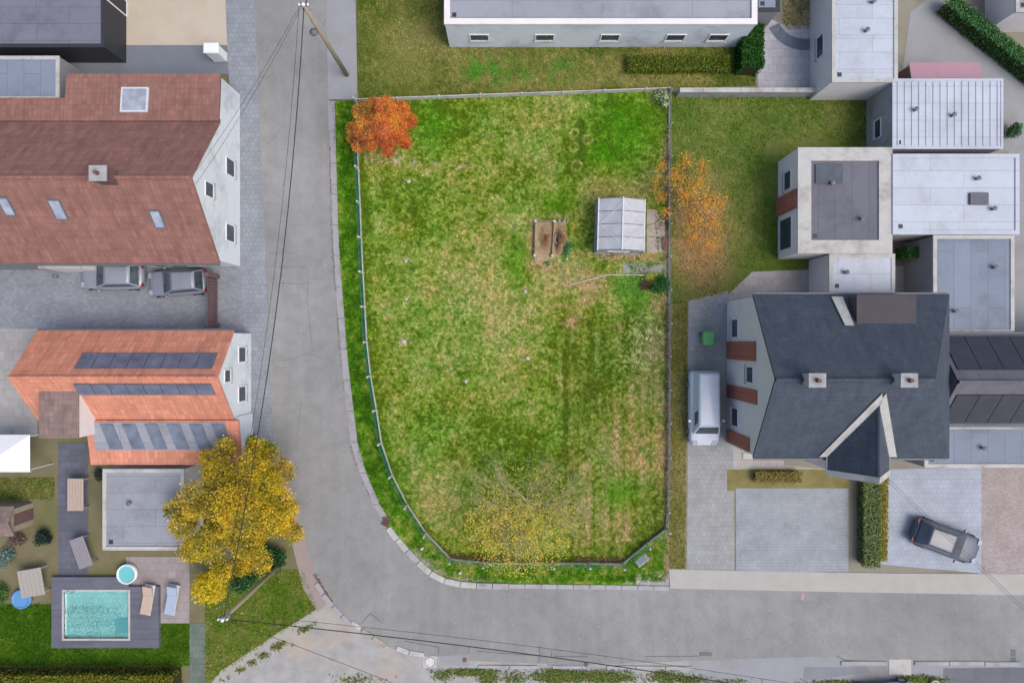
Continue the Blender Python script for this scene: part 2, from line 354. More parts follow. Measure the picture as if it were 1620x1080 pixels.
sheet('garden_ground', [(-200, 688), (420, 688), (446, 735), (462, 800), (480, 870), (500, 930), (505, 960), (440, 1010), (330, 1085), (300, 1200), (-200, 1200)], .004, surf('garden ground', A(128, 122, 92), .25, .6, .97, 14, .4, dirt=A(104, 112, 52)))
sheet('slate_path', rect(92, 700, 140, 960), .03, pavers('dark slate path', A(104, 106, 120), .6, .4, .12, .012))
sheet('garden_path', rect(300, 985, 326, 1200), .022, pavers('green grey path', A(112, 126, 114), .4, .4, .12, .015))
sheet('pool_terrace', rect(200, 880, 300, 985), .026, pavers('beige pool terrace', A(166, 156, 156), .5, .5, .1, .012))
sheet('hedge_pavement', [(440, 735), (452, 735), (468, 800), (482, 855), (502, 912), (526, 945), (503, 968), (480, 930), (462, 860), (446, 790)], .032, surf('brownish pavement', A(166, 152, 146), .12, 1, .9, 30, .3))
sheet('corner_paving', [(503, 962), (524, 945), (560, 985), (500, 985), (470, 1000), (440, 1020), (400, 1050), (330, 1085), (350, 1060), (440, 1000)], .018, surf('beige corner paving', A(178, 174, 164), .1, 1, .9, 30, .3))
# north-east and east yards
sheet('neighbour_ground', rect(1056, -200, 1900, 935), .002, surf('neighbour ground', A(150, 146, 132), .18, .5, .95, 14, .4, dirt=A(118, 116, 82)))
sheet('pale_yard', [(1196, 20), (1240, 40), (1330, 40), (1330, 142), (1200, 142), (1196, 60)], .014, pavers('pale yard slabs', A(190, 190, 198), .5, .5, .06))
arc = [P(1272 + 62 * math.cos(t), 18 + 62 * math.sin(t)) for t in np.linspace(2.7, .15, 14)]
arci = [P(1272 + 44 * math.cos(t), 18 + 44 * math.sin(t)) for t in np.linspace(.15, 2.7, 14)]
sheet('curved_path', [(p.x * 25 + 810, 540 - p.y * 25) for p in arc + arci], .022, pavers('dark curved path', A(120, 128, 142), .2, .2, .1))
sheet('lane', [(1425, 130), (1440, 20), (1478, -10), (1640, 130), (1900, 300), (1900, 720), (1600, 720), (1595, 240), (1440, 240)], .012, M['walk'])
sheet('pink_drive', rect(1548, 738, 1900, 910), .02, pavers('pinkish clinker drive', A(176, 164, 162), .2, .1, .12, .008))
sheet('drive', [(1398, 742), (1552, 738), (1552, 906), (1392, 892)], .024, pavers('pale grey drive', A(178, 186, 200), .3, .3, .05, .008))
sheet('front_yard', rect(1164, 772, 1342, 904), .024, pavers('grey front yard', A(162, 168, 174), .2, .2, .06, .008))
sheet('driveway', [(1089, 476), (1152, 460), (1160, 742), (1162, 905), (1086, 905), (1088, 720)], .02, pavers('grey driveway', A(164, 166, 166), .3, .3, .07, .01))
sheet('house_terrace', [(1148, 470), (1190, 430), (1430, 420), (1430, 500), (1240, 520), (1240, 735), (1340, 745), (1340, 774), (1150, 752)], .018, pavers('pale terrace', A(188, 182, 178), .5, .5, .06, .01))
sheet('planting_bed', rect(1150, 742, 1345, 776), .022, surf('mossy bed', A(134, 126, 78), .25, 1.5, .97, 16, .6, dirt=A(150, 150, 96)))

# ---- the plot's lawn: one fine grid coloured by what grows there
def gauss(px, py, cx, cy, rx, ry=None, rot=0):
    ry = ry or rx; dx = px - cx; dy = py - cy
    if rot: c, s_ = math.cos(rot), math.sin(rot); dx, dy = dx * c + dy * s_, -dx * s_ + dy * c
    return np.exp(-((dx / rx) ** 2 + (dy / ry) ** 2))
FENCE = [(566, 165), (566, 218), (568, 270), (570.5, 324), (572.5, 378), (575, 432), (578, 485.5), (581, 540.5), (587, 594), (596, 647), (604, 699), (621, 750), (645, 797), (674, 841), (713, 882), (766, 888), (820, 889), (875, 889), (930, 889), (984, 890), (1023, 858), (1053, 835)]
def fence_x(py):                           # x of the street fence at a row
    ys = [b for a, b in FENCE[:15]]; xs = [a for a, b in FENCE[:15]]
    return np.interp(py, ys, xs)
def fence_y(px):
    return np.interp(px, [a for a, b in FENCE[14:]], [b for a, b in FENCE[14:]])
def lawn_col(px, py):
    px = np.asarray(px, float); py = np.asarray(py, float)
    n1 = fbm(px, py, 70, 1); n2 = fbm(px, py, 26, 2); n3 = fbm(px, py, 9, 3, 3); n4 = fbm(px, py, 3.2, 4, 2)
    st = fbm(px * 1.0, py / 22.0, 7, 6, 3)
    inside = (px > fence_x(py)) & ((py < fence_y(px)) | (px < 713))
    fd = np.minimum(np.abs(px - fence_x(py)), np.where(px > 713, np.abs(py - fence_y(px)), 999))
    g = lambda *a: gauss(px, py, *a)
    dry = .33 + (n1 - .5) * .55 + (n2 - .5) * .6 + (n3 - .5) * .65 + (n4 - .5) * .95
    # drier stretches
    dry += .26 * g(770, 400, 130, 150) + .24 * g(790, 540, 120, 80) + .22 * g(880, 190, 60, 50) + .2 * g(960, 720, 80, 90) + .16 * g(1010, 700, 45, 90) + .2 * g(700, 800, 60, 70) + .2 * g(990, 830, 60, 40)
    dry += .22 * g(640, 262, 60, 24) + .2 * g(985, 300, 60, 40) + .15 * g(900, 440, 60, 30)
    # lusher stretches
    dry -= .55 * g(992, 198, 55, 50) + .4 * g(955, 245, 40, 26) + .42 * g(690, 195, 60, 45) + .3 * g(650, 330, 70, 60) + .25 * g(880, 330, 25, 30) + .4 * g(820, 415, 26, 30) + .3 * g(985, 780, 28, 22) + .22 * g(770, 710, 90, 40) + .24 * g(880, 555, 26, 50) + .25 * g(940, 560, 70, 50) + .2 * g(1035, 830, 30, 40) + .15 * g(830, 660, 70, 60)
    # mown stripes in the south-east part
    se = ss(885, 900, px) * ss(470, 540, py)
    dry += se * (st - .5) * .95 + se * .03
    dry += .55 * np.exp(-((px - 886) / 4.5) ** 2) * ss(520, 540, py) * (1 - ss(600, 640, py))
    dry -= .5 * np.exp(-((px - 893) / 3) ** 2) * ss(560, 570, py) * (1 - ss(680, 700, py))
    dry += .35 * g(775, 505, 12, 22)
    # dark lane with pale rings
    lane_ = np.exp(-((px - 920 - 6 * (n3 - .5)) / 6) ** 2) * ss(180, 200, py) * (1 - ss(258, 275, py)); dry -= .8 * lane_ + .35 * g(903, 225, 20, 45) + .3 * g(905, 275, 14, 25)
    # along the fence the grass stays dark and long
    band = np.where(inside, np.exp(-(fd / 13) ** 2), 0)
    dry -= .42 * band
    dry = np.clip(dry, 0, 1.25)[..., None]
    c_dark = np.array([86, 116, 26]); c_green = np.array([110, 146, 44]); c_mid = np.array([136, 155, 74]); c_tan = np.array([168, 165, 106]); c_pale = np.array([184, 172, 126])
    def lerp(a, b, t): return a + (b - a) * np.clip(t, 0, 1)
    c = lerp(c_dark, c_green, dry / .22); c = lerp(c, c_mid, (dry - .22) / .28); c = lerp(c, c_tan, (dry - .5) / .34); c = lerp(c, c_pale, (dry - .86) / .35)
    # hue drift: fresh green / olive
    hue = (fbm(px, py, 45, 9, 3) - .5)[..., None]
    c = c + hue * np.array([-20, 8, 4]) + np.array([4, 0, -2])
    se3 = (se * .8 * (1 - .6 * ss(830, 880, py)))[..., None]; c = c * (1 - .05 * se3) + se3 * np.array([6, -2, 4])
    lush = np.clip(g(992, 198, 52, 46) + .8 * g(955, 245, 36, 22) + .8 * g(985, 780, 28, 22) + .7 * g(820, 415, 26, 30) + .6 * g(690, 200, 40, 30) + .7 * g(882, 325, 22, 26) + .6 * g(985, 455, 1, 1), 0, 1)[..., None]
    c = lerp(c, np.array([84, 148, 22]) + (n3[..., None] - .5) * 60, lush * (.35 + .6 * np.clip(n2[..., None] * 1.4, 0, 1)))
    c = lerp(c, np.array([70, 108, 22]), (.75 * lane_)[..., None])
    # pale rings where things stood
    for cx, cy, r in ((909, 211, 6), (930, 221, 7), (908, 233, 7), (912, 262, 8)):
        d = np.hypot(px - cx, py - cy); c = lerp(c, np.array([186, 176, 118]), (.75 * np.exp(-((d - r) / 2.0) ** 2) * (.4 + n3))[..., None])
    # outside the fence: verge, saturated green
    vg = (~inside)[..., None]
    vd = np.clip(.35 + (n2 - .5) * 1.1 + (n3 - .5) * 1.3 + (n4 - .5) * .6 + .2 * np.exp(-(fd / 7) ** 2) + .25 * ss(730, 860, py), 0, 1)[..., None]
    v = lerp(np.array([62, 104, 14]), np.array([88, 136, 26]), vd / .5); v = lerp(v, np.array([140, 152, 66]), (vd - .5) / .45)
    c = np.where(vg, v, c)
    # bare, sandy and worn spots
    nb = .55 + .9 * (n3 - .5) + .7 * (n4 - .5)
    bare = np.array([182, 154, 118]); pale = np.array([186, 172, 152])
    for cx, cy, rx, ry, k in ((905, 508, 15, 11, 1.2), (862, 420, 32, 10, 1.1), (840, 385, 7, 40, .8), (880, 342, 30, 6, .7), (925, 428, 26, 7, .7), (935, 440, 30, 8, .8), (905, 450, 24, 9, .9), (945, 455, 26, 10, .7), (1000, 405, 60, 5, 1.3), (970, 403, 40, 6, .8), (930, 470, 16, 12, .7), (890, 484, 12, 5, .7), (1044, 480, 14, 20, .7), (935, 300, 16, 30, .3), (918, 400, 14, 8, .7), (980, 517, 6, 5, .6), (963, 545, 5, 5, .6)):
        c = lerp(c, bare, (k * g(cx, cy, rx, ry) * nb * 1.3)[..., None])
    for cx, cy, rx, ry, k in ((630, 254, 9, 6, 1), (656, 257, 9, 8, .9), (600, 285, 7, 6, .6), (690, 262, 6, 4, .6), (640, 540, 10, 6, .8), (737, 603, 4, 3, .8), (731, 264, 16, 5, .8), (643, 473, 4, 4, .6), (835, 567, 5, 4, .8), (831, 463, 4, 4, .8), (643, 411, 6, 5, .6), (597, 352, 5, 6, .5), (655, 730, 9, 16, .6), (590, 250, 14, 10, .5)):
        c = lerp(c, pale, (k * g(cx, cy, rx, ry) * nb * 1.4)[..., None])
    c = lerp(c, np.array([176, 150, 128]), (1.1 * np.exp(-((px - 1056) / 6) ** 2) * ss(.3, .6, n2 * .5 + n3 * .5) * ss(180, 240, py))[..., None])
    c = lerp(c, np.array([176, 172, 172]), (1.3 * ss(.4, .56, n3 * .5 + n2 * .5) * (g(1030, 915, 22, 9) + .9 * np.exp(-((py - 921) / 5) ** 2) * ss(960, 1000, px)))[..., None])
    c = lerp(c, np.array([168, 156, 150]), (1.2 * nb * np.clip(g(664, 880, 22, 9, .75) + g(690, 900, 24, 9, .6) + g(745, 917, 40, 5), 0, 1))[..., None])
    # leaf litter and mould along the south fence
    c = lerp(c, np.array([104, 78, 46]), (np.where(inside, 1, 0) * ss(.42, .6, n3) * .9 * np.exp(-(fd / 6) ** 2) * ss(640, 700, px))[..., None])
    # clover and small white flowers
    fl = (g(1022, 530, 28, 26) + g(1008, 580, 26, 22) + .7 * g(1040, 525, 14, 20)) * ss(.55, .75, n4)
    c = lerp(c, np.array([196, 206, 160]), (fl * .8)[..., None])
    for cx, cy, r in ((985, 458, 16), (1000, 450, 15), (1012, 468, 12)):
        c = lerp(c, np.array([128, 186, 58]), (.9 * gauss(px, py, cx, cy, r, r * .9) * (.4 + n3))[..., None])
    return np.clip(c * (1 + .34 * (n4[..., None] - .5)), 12, 235)
def grid_lawn(name, corner, step, colf, z=.01):
    (ax, ay), (bx, by), (cx, cy), (dx, dy) = corner       # tl, tr, br, bl in pixels
    nx = int(max(bx - ax, cx - dx) / 25 / step); ny = int(max(dy - ay, cy - by) / 25 / step)
    u, v = np.meshgrid(np.linspace(0, 1, nx + 1), np.linspace(0, 1, ny + 1))
    px = (ax * (1 - u) + bx * u) * (1 - v) + (dx * (1 - u) + cx * u) * v
    py = (ay * (1 - u) + by * u) * (1 - v) + (dy * (1 - u) + cy * u) * v
    zz = z + .05 * (fbm(px, py, 60, 31, 3) - .5) * 0 + 0 * px
    V = np.stack([(px - 810) / 25, (540 - py) / 25, zz], -1).reshape(-1, 3)
    i = np.arange(ny)[:, None] * (nx + 1) + np.arange(nx)[None, :]
    F = np.stack([i, i + nx + 1, i + nx + 2, i + 1], -1).reshape(-1, 4)
    c = An(colf(px, py)).reshape(-1, 3)
    o = np_mesh(name, V, F, c, M['lawn'], smooth=True); o['kind'] = 'structure'; return o
def tufts(name, px, py, colf, label, h=.06, w=.03, z=.008, jit=1.05, blades=3):
    n = len(px); c = An(colf(px, py)) * 1.85; base = np.stack([(px - 810) / 25, (540 - py) / 25, np.full(n, z)], -1)
    c = c * (1 + jit * (rng.random((n, 1)) - .5)) * (1 + .12 * (rng.random((n, 3)) - .5))
    V = np.zeros((n, blades, 3, 3)); C = np.zeros((n, blades, 3, 3))
    for b in range(blades):
        a = rng.random(n) * 2 * np.pi; hh = h * (.5 + rng.random(n)); ww = w * (.6 + .8 * rng.random(n)); ln = hh * (.5 + 1.0 * rng.random(n))
        d = np.stack([np.cos(a), np.sin(a), 0 * a], -1); s = np.stack([-np.sin(a), np.cos(a), 0 * a], -1)
        off = d * (rng.random(n) * .03)[:, None]
        V[:, b, 0] = base + off - s * ww[:, None] / 2; V[:, b, 1] = base + off + s * ww[:, None] / 2
        V[:, b, 2] = base + off + d * ln[:, None] + np.stack([0 * a, 0 * a, hh], -1)
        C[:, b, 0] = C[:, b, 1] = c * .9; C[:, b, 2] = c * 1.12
    F = np.arange(n * blades * 3).reshape(-1, 3)
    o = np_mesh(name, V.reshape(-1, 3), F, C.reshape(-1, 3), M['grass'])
    return tag(o, label, 'grass', kind='stuff')
def in_poly(px, py, poly):
    r = np.zeros(len(px), bool); j = len(poly) - 1
    for i in range(len(poly)):
        xi, yi = poly[i]; xj, yj = poly[j]
        with np.errstate(divide='ignore', invalid='ignore'):
            c = ((yi > py) != (yj > py)) & (px < (xj - xi) * (py - yi) / (yj - yi + 1e-12) + xi)
        r ^= c; j = i
    return r
grid_lawn('lawn', [(516, 161), (1058, 144), (1058, 934), (516, 934)], .1, lawn_col)
verge_edge = smooth([(531, 162), (533, 250), (537, 385), (546, 500), (551, 568), (559, 635), (567, 700), (575, 735), (588, 765), (600, 795), (614, 818), (630, 838), (650, 862), (668, 880), (690, 900), (722, 913), (760, 917), (1057, 921)], 3)
plot_poly = verge_edge + [(1057, 145), (640, 159)]
def scatter(n, x0, x1, y0, y1, poly=None):
    px = x0 + rng.random(n) * (x1 - x0); py = y0 + rng.random(n) * (y1 - y0)
    if poly is not None: k = in_poly(px, py, poly); px, py = px[k], py[k]
    return px, py
px, py = scatter(230000, 528, 1058, 143, 925, plot_poly)
# no blades on the bare patches, slab, gravel path, greenhouse floor or raised bed
n3 = fbm(px, py, 9, 3, 3)
keep = ~(((px > 843) & (px < 897) & (py > 347) & (py < 412)) | ((px > 944) & (px < 1056) & (py > 330) & (py < 402)) | ((px > 986) & (px < 1056) & (py > 416) & (py < 432) & (n3 > .4)))
px, py = px[keep], py[keep]
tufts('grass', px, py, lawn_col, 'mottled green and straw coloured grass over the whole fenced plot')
# longer grass of the verge between gutter and fence
px, py = scatter(60000, 528, 1058, 160, 925, plot_poly)
k = (px < fence_x(py) - 2) | ((py > fence_y(px) + 2) & (px > 713)); px, py = px[k], py[k]
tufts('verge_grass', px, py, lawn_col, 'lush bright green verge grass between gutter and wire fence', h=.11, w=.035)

# ---- neighbours' lawns (simple colours)
def simple_lawn(base, alt, s=30, seed=20):
    base = np.array(base, float); alt = np.array(alt, float)
    def f(px, py):
        px = np.asarray(px, float); py = np.asarray(py, float)
        t = np.clip(.5 + (fbm(px, py, s, seed) - .5) * 2.4 + (fbm(px, py, 6, seed + 5, 3) - .5) * 1.2, 0, 1)[..., None]
        return np.clip((base + (alt - base) * t) * (1 + .3 * (fbm(px, py, 3, seed + 9, 2)[..., None] - .5)), 10, 230)
    return f
def north_col(px, py):
    c = simple_lawn((84, 102, 34), (136, 132, 74), 60, 22)(px, py); px = np.asarray(px, float); py = np.asarray(py, float)
    t = np.clip((.95 * gauss(px, py, 765, 112, 30, 22) + .6 * gauss(px, py, 860, 112, 60, 22)) * ss(.3, .6, fbm(px, py, 14, 41, 3)), 0, .85)[..., None]; c = c + (np.array([58, 136, 26]) - c) * t
    t = np.clip(gauss(px, py, 640, 90, 40, 50), 0, .6)[..., None]; c = c + (np.array([140, 138, 80]) - c) * t
    return c
def east_col(px, py):
    c = simple_lawn((92, 116, 44), (120, 130, 66), 50, 24)(px, py); px = np.asarray(px, float); py = np.asarray(py, float)
    t = np.clip((1.25 * gauss(px, py, 1108, 400, 46, 62) + .7 * gauss(px, py, 1110, 320, 40, 50)) * (.35 + 1.1 * fbm(px, py, 16, 44, 4)), 0, .95)[..., None]
    s_ = np.array([172, 140, 106]) + (fbm(px, py, 6, 46, 3)[..., None] - .5) * 50
    return c + (s_ - c) * t
lawns = [('north_lawn', [(566, -120), (1196, -120), (1196, 136), (566, 156)], north_col, 'olive lawn between the long grey building and the plot', 30000),
         ('east_lawn', [(1058.6, 146), (1372, 150), (1372, 470), (1058.6, 480)], east_col, 'neat green lawn of the house with the slate roof', 18000),
         ('strip_lawn', [(1058, 478), (1088, 478), (1084, 900), (1058, 900)], simple_lawn((120, 118, 58), (138, 132, 84), 30, 26), 'narrow olive grass strip beside the grey driveway', 4000),
         ('pool_lawn', [(-100, 955), (300, 955), (300, 1052), (-100, 1052)], simple_lawn((56, 92, 12), (80, 112, 24), 40, 28), 'dark green garden lawn around the pool', 12000),
         ('corner_lawn', [(324, 900), (480, 900), (503, 962), (324, 1080)], simple_lawn((86, 112, 30), (120, 124, 62), 30, 30), 'rough lawn corner below the yellow tree', 7000),
         ('garden_lawn', [(-100, 755), (86, 755), (86, 790), (-100, 790)], simple_lawn((88, 108, 46), (120, 118, 68), 20, 32), 'small garden lawn beside the dark slate path', 2500),
         ('circle_lawn', [(1236, -60), (1312, -60), (1312, 46), (1240, 46)], simple_lawn((136, 132, 92), (160, 152, 120), 20, 34), 'small olive lawn inside the curved path', 2500)]
for nm, cr, f, lb, n in lawns:
    grid_lawn(nm, cr, .2, f, .008)
    xs = [a for a, b in cr]; ys = [b for a, b in cr]; px, py = scatter(n, min(xs), max(xs), min(ys), max(ys), cr)
    if nm == 'east_lawn': k = ~((px > 1212) & (py > 222)) & ~((py > 424) & (px > 1140)) & ~((py > 466) & (px > 1080)); px, py = px[k], py[k]
    if nm == 'pool_lawn': k = ~((px > 196) & (py < 988)); px, py = px[k], py[k]
    if nm == 'circle_lawn': k = np.hypot(px - 1272, py - 18) < 43; px, py = px[k], py[k]
    tufts('grass', px, py, f, lb, h=.07, w=.05, blades=2)

# ---------------------------------------------------------------- gutter, kerbs, drains
gut = thing('gutter', None, None); gut['kind'] = 'structure'
ge = [(519, 530, 160), (522, 532, 250), (527, 536, 385), (534.5, 545, 500), (540, 550, 568), (547, 558, 635), (555, 566, 700), (564, 574, 735), (577, 587.5, 765), (590, 601, 797), (603, 613.5, 818)]
ys = np.array([q[2] for q in ge]); yy = np.append(np.arange(160, 816, 49.0), 817)
for a, b in zip(yy[:-1], yy[1:]):
    k = .35; p = []
    for y in (b - k, a + k):
        x0 = np.interp(y, ys, [q[0] for q in ge]); x1 = np.interp(y, ys, [q[1] for q in ge]); p.append((x0, y, x1))
    q = [P(p[0][0], p[0][1]), P(p[0][2], p[0][1]), P(p[1][2], p[1][1]), P(p[1][0], p[1][1])]
    B().hexa([(v.x, v.y, .0) for v in q] + [(v.x, v.y, .042 + (.012 if i in (1, 2) else 0)) for i, v in enumerate(q)]).build('gutter_slab', M['gutter'], gut)
kerb = thing('kerb', None, None); kerb['kind'] = 'structure'
kc = smooth([(614, 834), (626, 850), (640, 866), (655, 882), (671, 898), (689, 911), (710, 920), (735, 924), (770, 926), (850, 927), (950, 928), (1058, 930)], 12)
pl = [P(a, b) for a, b in kc]; cum = [0]
for a, b in zip(pl[:-1], pl[1:]): cum.append(cum[-1] + (b - a).length)
def along(d):
    d = max(0, min(d, cum[-1] - 1e-4)); i = next(i for i in range(len(cum) - 1) if cum[i + 1] >= d); t = (d - cum[i]) / (cum[i + 1] - cum[i])
    return pl[i].lerp(pl[i + 1], t), (pl[i + 1] - pl[i]).normalized()
d = 0; i = 0
while d < cum[-1] - .3:
    ln = 1.02 if i > 1 else .95; a, da = along(d + .02); b, db = along(d + ln - .02); w = .19 if i < 9 else .15; jz = random.uniform(-.012, .012)
    na = Vector((-da.y, da.x, 0)) * w; nb_ = Vector((-db.y, db.x, 0)) * w
    B().hexa([Vector((*(q).xy, 0)) for q in (a - na, b - nb_, b + nb_, a + na)] + [Vector((*(q).xy, .13 + jz + (-.03 if s < 2 else 0) - (.05 if i > 8 else 0))) for s, q in enumerate((a - na, b - nb_, b + nb_, a + na))]).build('kerb_stone', M['concrete_pale'] if i in (0, 1, 3, 4, 5, 6) else M['concrete'], kerb, bevel=.015)
    d += ln; i += 1
south_kerb = thing('south_kerb', None, None); south_kerb['kind'] = 'structure'
def kstone(a, b, w, h, mat):
    a = P(*a); b = P(*b); B().bar(a + Vector((0, 0, h / 2 + .02)), b + Vector((0, 0, h / 2 + .02)), w, h).build('kerb_stone', M[mat], south_kerb, bevel=.01)
for (a, b, mt) in (((501, 922), (511, 938), 'gutter'), ((512, 940), (526, 958), 'gutter'), ((527, 959), (540, 973), 'gutter'), ((541, 974), (554, 986), 'gutter'), ((556, 984), (571, 993), 'concrete_pale'), ((573, 996), (589, 1007), 'slab_dirty'), ((590, 1008), (610, 1021), 'slab_dirty'), ((628, 1024), (647, 1031), 'concrete_pale'), ((648, 1031.5), (671, 1035), 'concrete_pale')):
    kstone(a, b, .3, .07, mt)
for k_, (x0, x1) in enumerate(((757, 805), (806, 850), (874, 925), (960, 1005), (1006, 1052), (1053, 1095))): kstone((x0, 1053.5 + .3 * k_), (x1, 1053.8 + .3 * k_), .2, .06, 'concrete')
for x0, x1, y in ((1330, 1402, 1048), (1446, 1500, 1048), (1501, 1556, 1048), (1557, 1612, 1049)): kstone((x0, y), (x1, y), .26, .07, 'concrete')
# flat patches and slabs lying in the surface
def patch(name, px_, z, mat): sheet(name, px_, z, mat)
for k_, r_ in enumerate((rect(1106, 1030.5, 1126, 1036.5), rect(1598, 1026, 1606, 1037), rect(1598, 1038, 1607, 1046))): patch('road_patch', r_, .0345, M['patch'])
patch('road_patch', [(1492, 1056), (1600, 1055), (1640, 1056), (1640, 1200), (1488, 1200)], .021, M['patch'])
patch('road_patch', [(1272, 1054), (1372, 1055), (1376, 1062), (1270, 1077)], .021, surf('stained concrete', A(142, 145, 152), .14, 1.2, .9, 25, .3))
patch('concrete_slab', rect(1406, 1042, 1441, 1066), .036, M['concrete_pale'])
patch('concrete_slab', [(695, 1037), (742, 1034), (742, 1052), (700, 1052)], .0335, M['walk'])
patch('concrete_slab', [(866, 1050), (936, 1050), (950, 1058), (934, 1066), (868, 1056)], .0335, M['walk'])
tag(B().prism([(-.1, -.19), (-.02, -.24), (.06, -.2), (.1, -.08), (.07, .02), (.12, .1), (.09, .2), (-.01, .22), (-.08, .17), (-.05, .05), (-.12, -.06)], 0, .004).build('paint_mark', M['red_paint']), 'faded pinkish red paint mark sprayed on the asphalt', 'paint mark').location = P(1270, 943, .032)
M['tar'] = surf('tar seam', A(112, 112, 116), .2, 4, .9, 30, .2)
def seam(px_, w=.05, mat='tar'):
    b = B()
    for a_, b_ in zip(px_[:-1], px_[1:]):
        a_ = P(*a_); b_ = P(*b_); n = Vector((-(b_ - a_).y, (b_ - a_).x, 0)).normalized() * w / 2
        b.add([a_ - n, b_ - n, b_ + n, a_ + n], [(0, 1, 2, 3)])
    b.v = [(x, y, .0355) for x, y, z in b.v]; b.build('tar_seam', M[mat])['kind'] = 'structure'
for q in ([(640, 1013), (668, 1018), (694, 1022.5), (694, 1034)], [(755, 1029), (800, 1032.5), (850, 1036)], [(742, 1020), (742, 1032)], [(573, 984), (586, 969), (606, 985)], [(854, 1022), (853, 1040), (852, 1047)], [(873, 1028), (872, 1040)], [(876, 1037), (930, 1037.5)], [(1020, 1037), (1080, 1037), (1105, 1036.6)], [(1322, 1036), (1335, 1043), (1372, 1046), (1400, 1045)]): seam(q, .05)
for q in ([(425, 402), (440, 398), (462, 401), (478, 396)], [(418, 422), (432, 420), (450, 423), (470, 421), (486, 423)], [(447, 396), (449, 415), (446, 436), (448, 455)], [(430, 449), (452, 447), (470, 450), (492, 447)], [(488, 440), (486, 470), (489, 500), (491, 525), (494, 545)], [(440, 570), (462, 568), (478, 562), (492, 560), (510, 566)], [(477, 635), (474, 660), (470, 690)]): seam(q, .022)
def grate(pxy, rz, label, w=.42, l=.5):
    t = thing('drain_grate', label, 'drain', P(*pxy, .03), rz)
    f = B()
    for s in (-1, 1): f.box(s * w / 2 - .03, s * w / 2 + .03, -l / 2 - .03, l / 2 + .03, 0, .05); f.box(-w / 2 + .03, w / 2 - .03, s * l / 2 - .03, s * l / 2 + .03, 0, .05)
    f.build('frame', M['rust'], t)
    B().box(-w / 2 + .03, w / 2 - .03, -l / 2 + .03, l / 2 - .03, .001, .008).build('sump', M['rubber'], t)
    for k in range(5): x = -w / 2 + .03 + (k + .5) * (w - .06) / 5; B().box(x - .022, x + .022, -l / 2 + .03, l / 2 - .03, .02, .046).build('bar', M['rust'], t)
grate((611, 825), R(-28), 'rusty cast iron street drain set in the curved kerb by the verge')
grate((940, 1064), 0, 'rusty drain grate beside the weedy gravel strip', .5, .28)
t = thing('manhole', 'white round manhole cover in a square concrete frame on the gravel', 'manhole', P(680, 1046, .015))
B().box(-.42, .42, -.36, .36, 0, .03).build('frame', M['concrete_pale'], t)
B().lathe([(.34, 0.03), (.34, .034)], n=28).build('ring', M['gutter'], t)
B().lathe([(.27, .034), (.27, .05), (.255, .055)], n=28).build('lid', surf('white lid', A(226, 224, 220), .05, 4, .8, 30, .2), t)
for a_ in range(3): B().lathe([(.025, .055), (.025, .058)], (.16 * math.cos(a_ * 2.1), .16 * math.sin(a_ * 2.1), 0), 8).build('lifting_hole', M['rubber'], t)
for p_ in ((735, 1043), (927, 1050)):
    tag(B().box(-.12, .12, -.14, .14, 0, .012).build('valve_cover', M['rust'], bevel=.003), 'small rusty valve cover between the road edge and the weeds', 'valve cover', 'valve covers at the road edge').location = P(*p_, .032)
# ---------------------------------------------------------------- plants
def leaf_mesh(name, C, size, cols, parent, up=1.3, mat='leaf', gain=1.5):
    n = len(C); a = rng.normal(size=(n, 3)); nrm = rng.normal(size=(n, 3)); nrm[:, 2] = np.abs(nrm[:, 2]) + up; nrm /= np.linalg.norm(nrm, axis=1)[:, None]
    u = np.cross(nrm, a); u /= np.linalg.norm(u, axis=1)[:, None] + 1e-9; v = np.cross(nrm, u)
    sz = (size * (.6 + .8 * rng.random(n)))[:, None]
    V = np.zeros((n, 4, 3)); V[:, 0] = C - u * sz * .5; V[:, 1] = C + v * sz * .3 - nrm * sz * .06; V[:, 2] = C + u * sz * .5; V[:, 3] = C - v * sz * .3 - nrm * sz * .06
    return np_mesh(name, V.reshape(-1, 3), np.arange(n * 4).reshape(-1, 4), np.repeat(np.minimum(An(np.clip(cols, 5, 250)) * gain, .8), 4, 0), M[mat], parent)
def pick(cols, n, jit=18):
    c = np.array([q[:3] for q in cols], float); w = np.array([q[3] for q in cols], float)
    return c[rng.choice(len(c), n, p=w / w.sum())] + rng.normal(size=(n, 1)) * jit + rng.normal(size=(n, 3)) * jit * .4
def grow(b, p, d, ln, r, depth, tips, spread=.7, kids=(2, 3), droop=0.0, shrink=.72):
    pts = [p]; q = p.copy(); dd = d.copy()
    for k in range(3):
        dd = (dd + Vector((random.gauss(0, .14), random.gauss(0, .14), random.gauss(0, .08) - droop * .1))).normalized(); q = q + dd * ln / 3; pts.append(q.copy())
    b.tube(pts, [r, r * .9, r * .8, r * .68], 5 if r > .02 else 4, False)
    if depth == 0: tips.append((q, dd)); return
    if depth <= 2: tips.append((pts[2], dd))
    n = random.randint(*kids)
    for k in range(n):
        ax = Vector((random.gauss(0, 1), random.gauss(0, 1), random.gauss(0, 1))); ax = (ax - dd * ax.dot(dd)).normalized()
        nd = (dd + ax * spread * random.uniform(.6, 1.25)).normalized(); s0 = pts[random.choice((2, 3, 3))]
        grow(b, s0, nd, ln * shrink * random.uniform(.8, 1.15), r * .62, depth - 1, tips, spread, kids, droop, shrink)
def lobed(n, lobes, shell=.35):            # points spread through lumpy lobes: (centre, radius xyz)
    w = np.array([r[0] * r[1] + r[0] * r[2] for c, r in lobes]); out = []; ids = rng.choice(len(lobes), n, p=w / w.sum())
    d = rng.normal(size=(n, 3)); d /= np.linalg.norm(d, axis=1)[:, None]
    rad = (1 - shell * rng.random(n) ** 1.3) * (1 + .1 * rng.normal(size=n))
    c = np.array([l[0] for l in lobes], float)[ids]; r = np.array([l[1] for l in lobes], float)[ids]
    return c + d * r * rad[:, None], ids
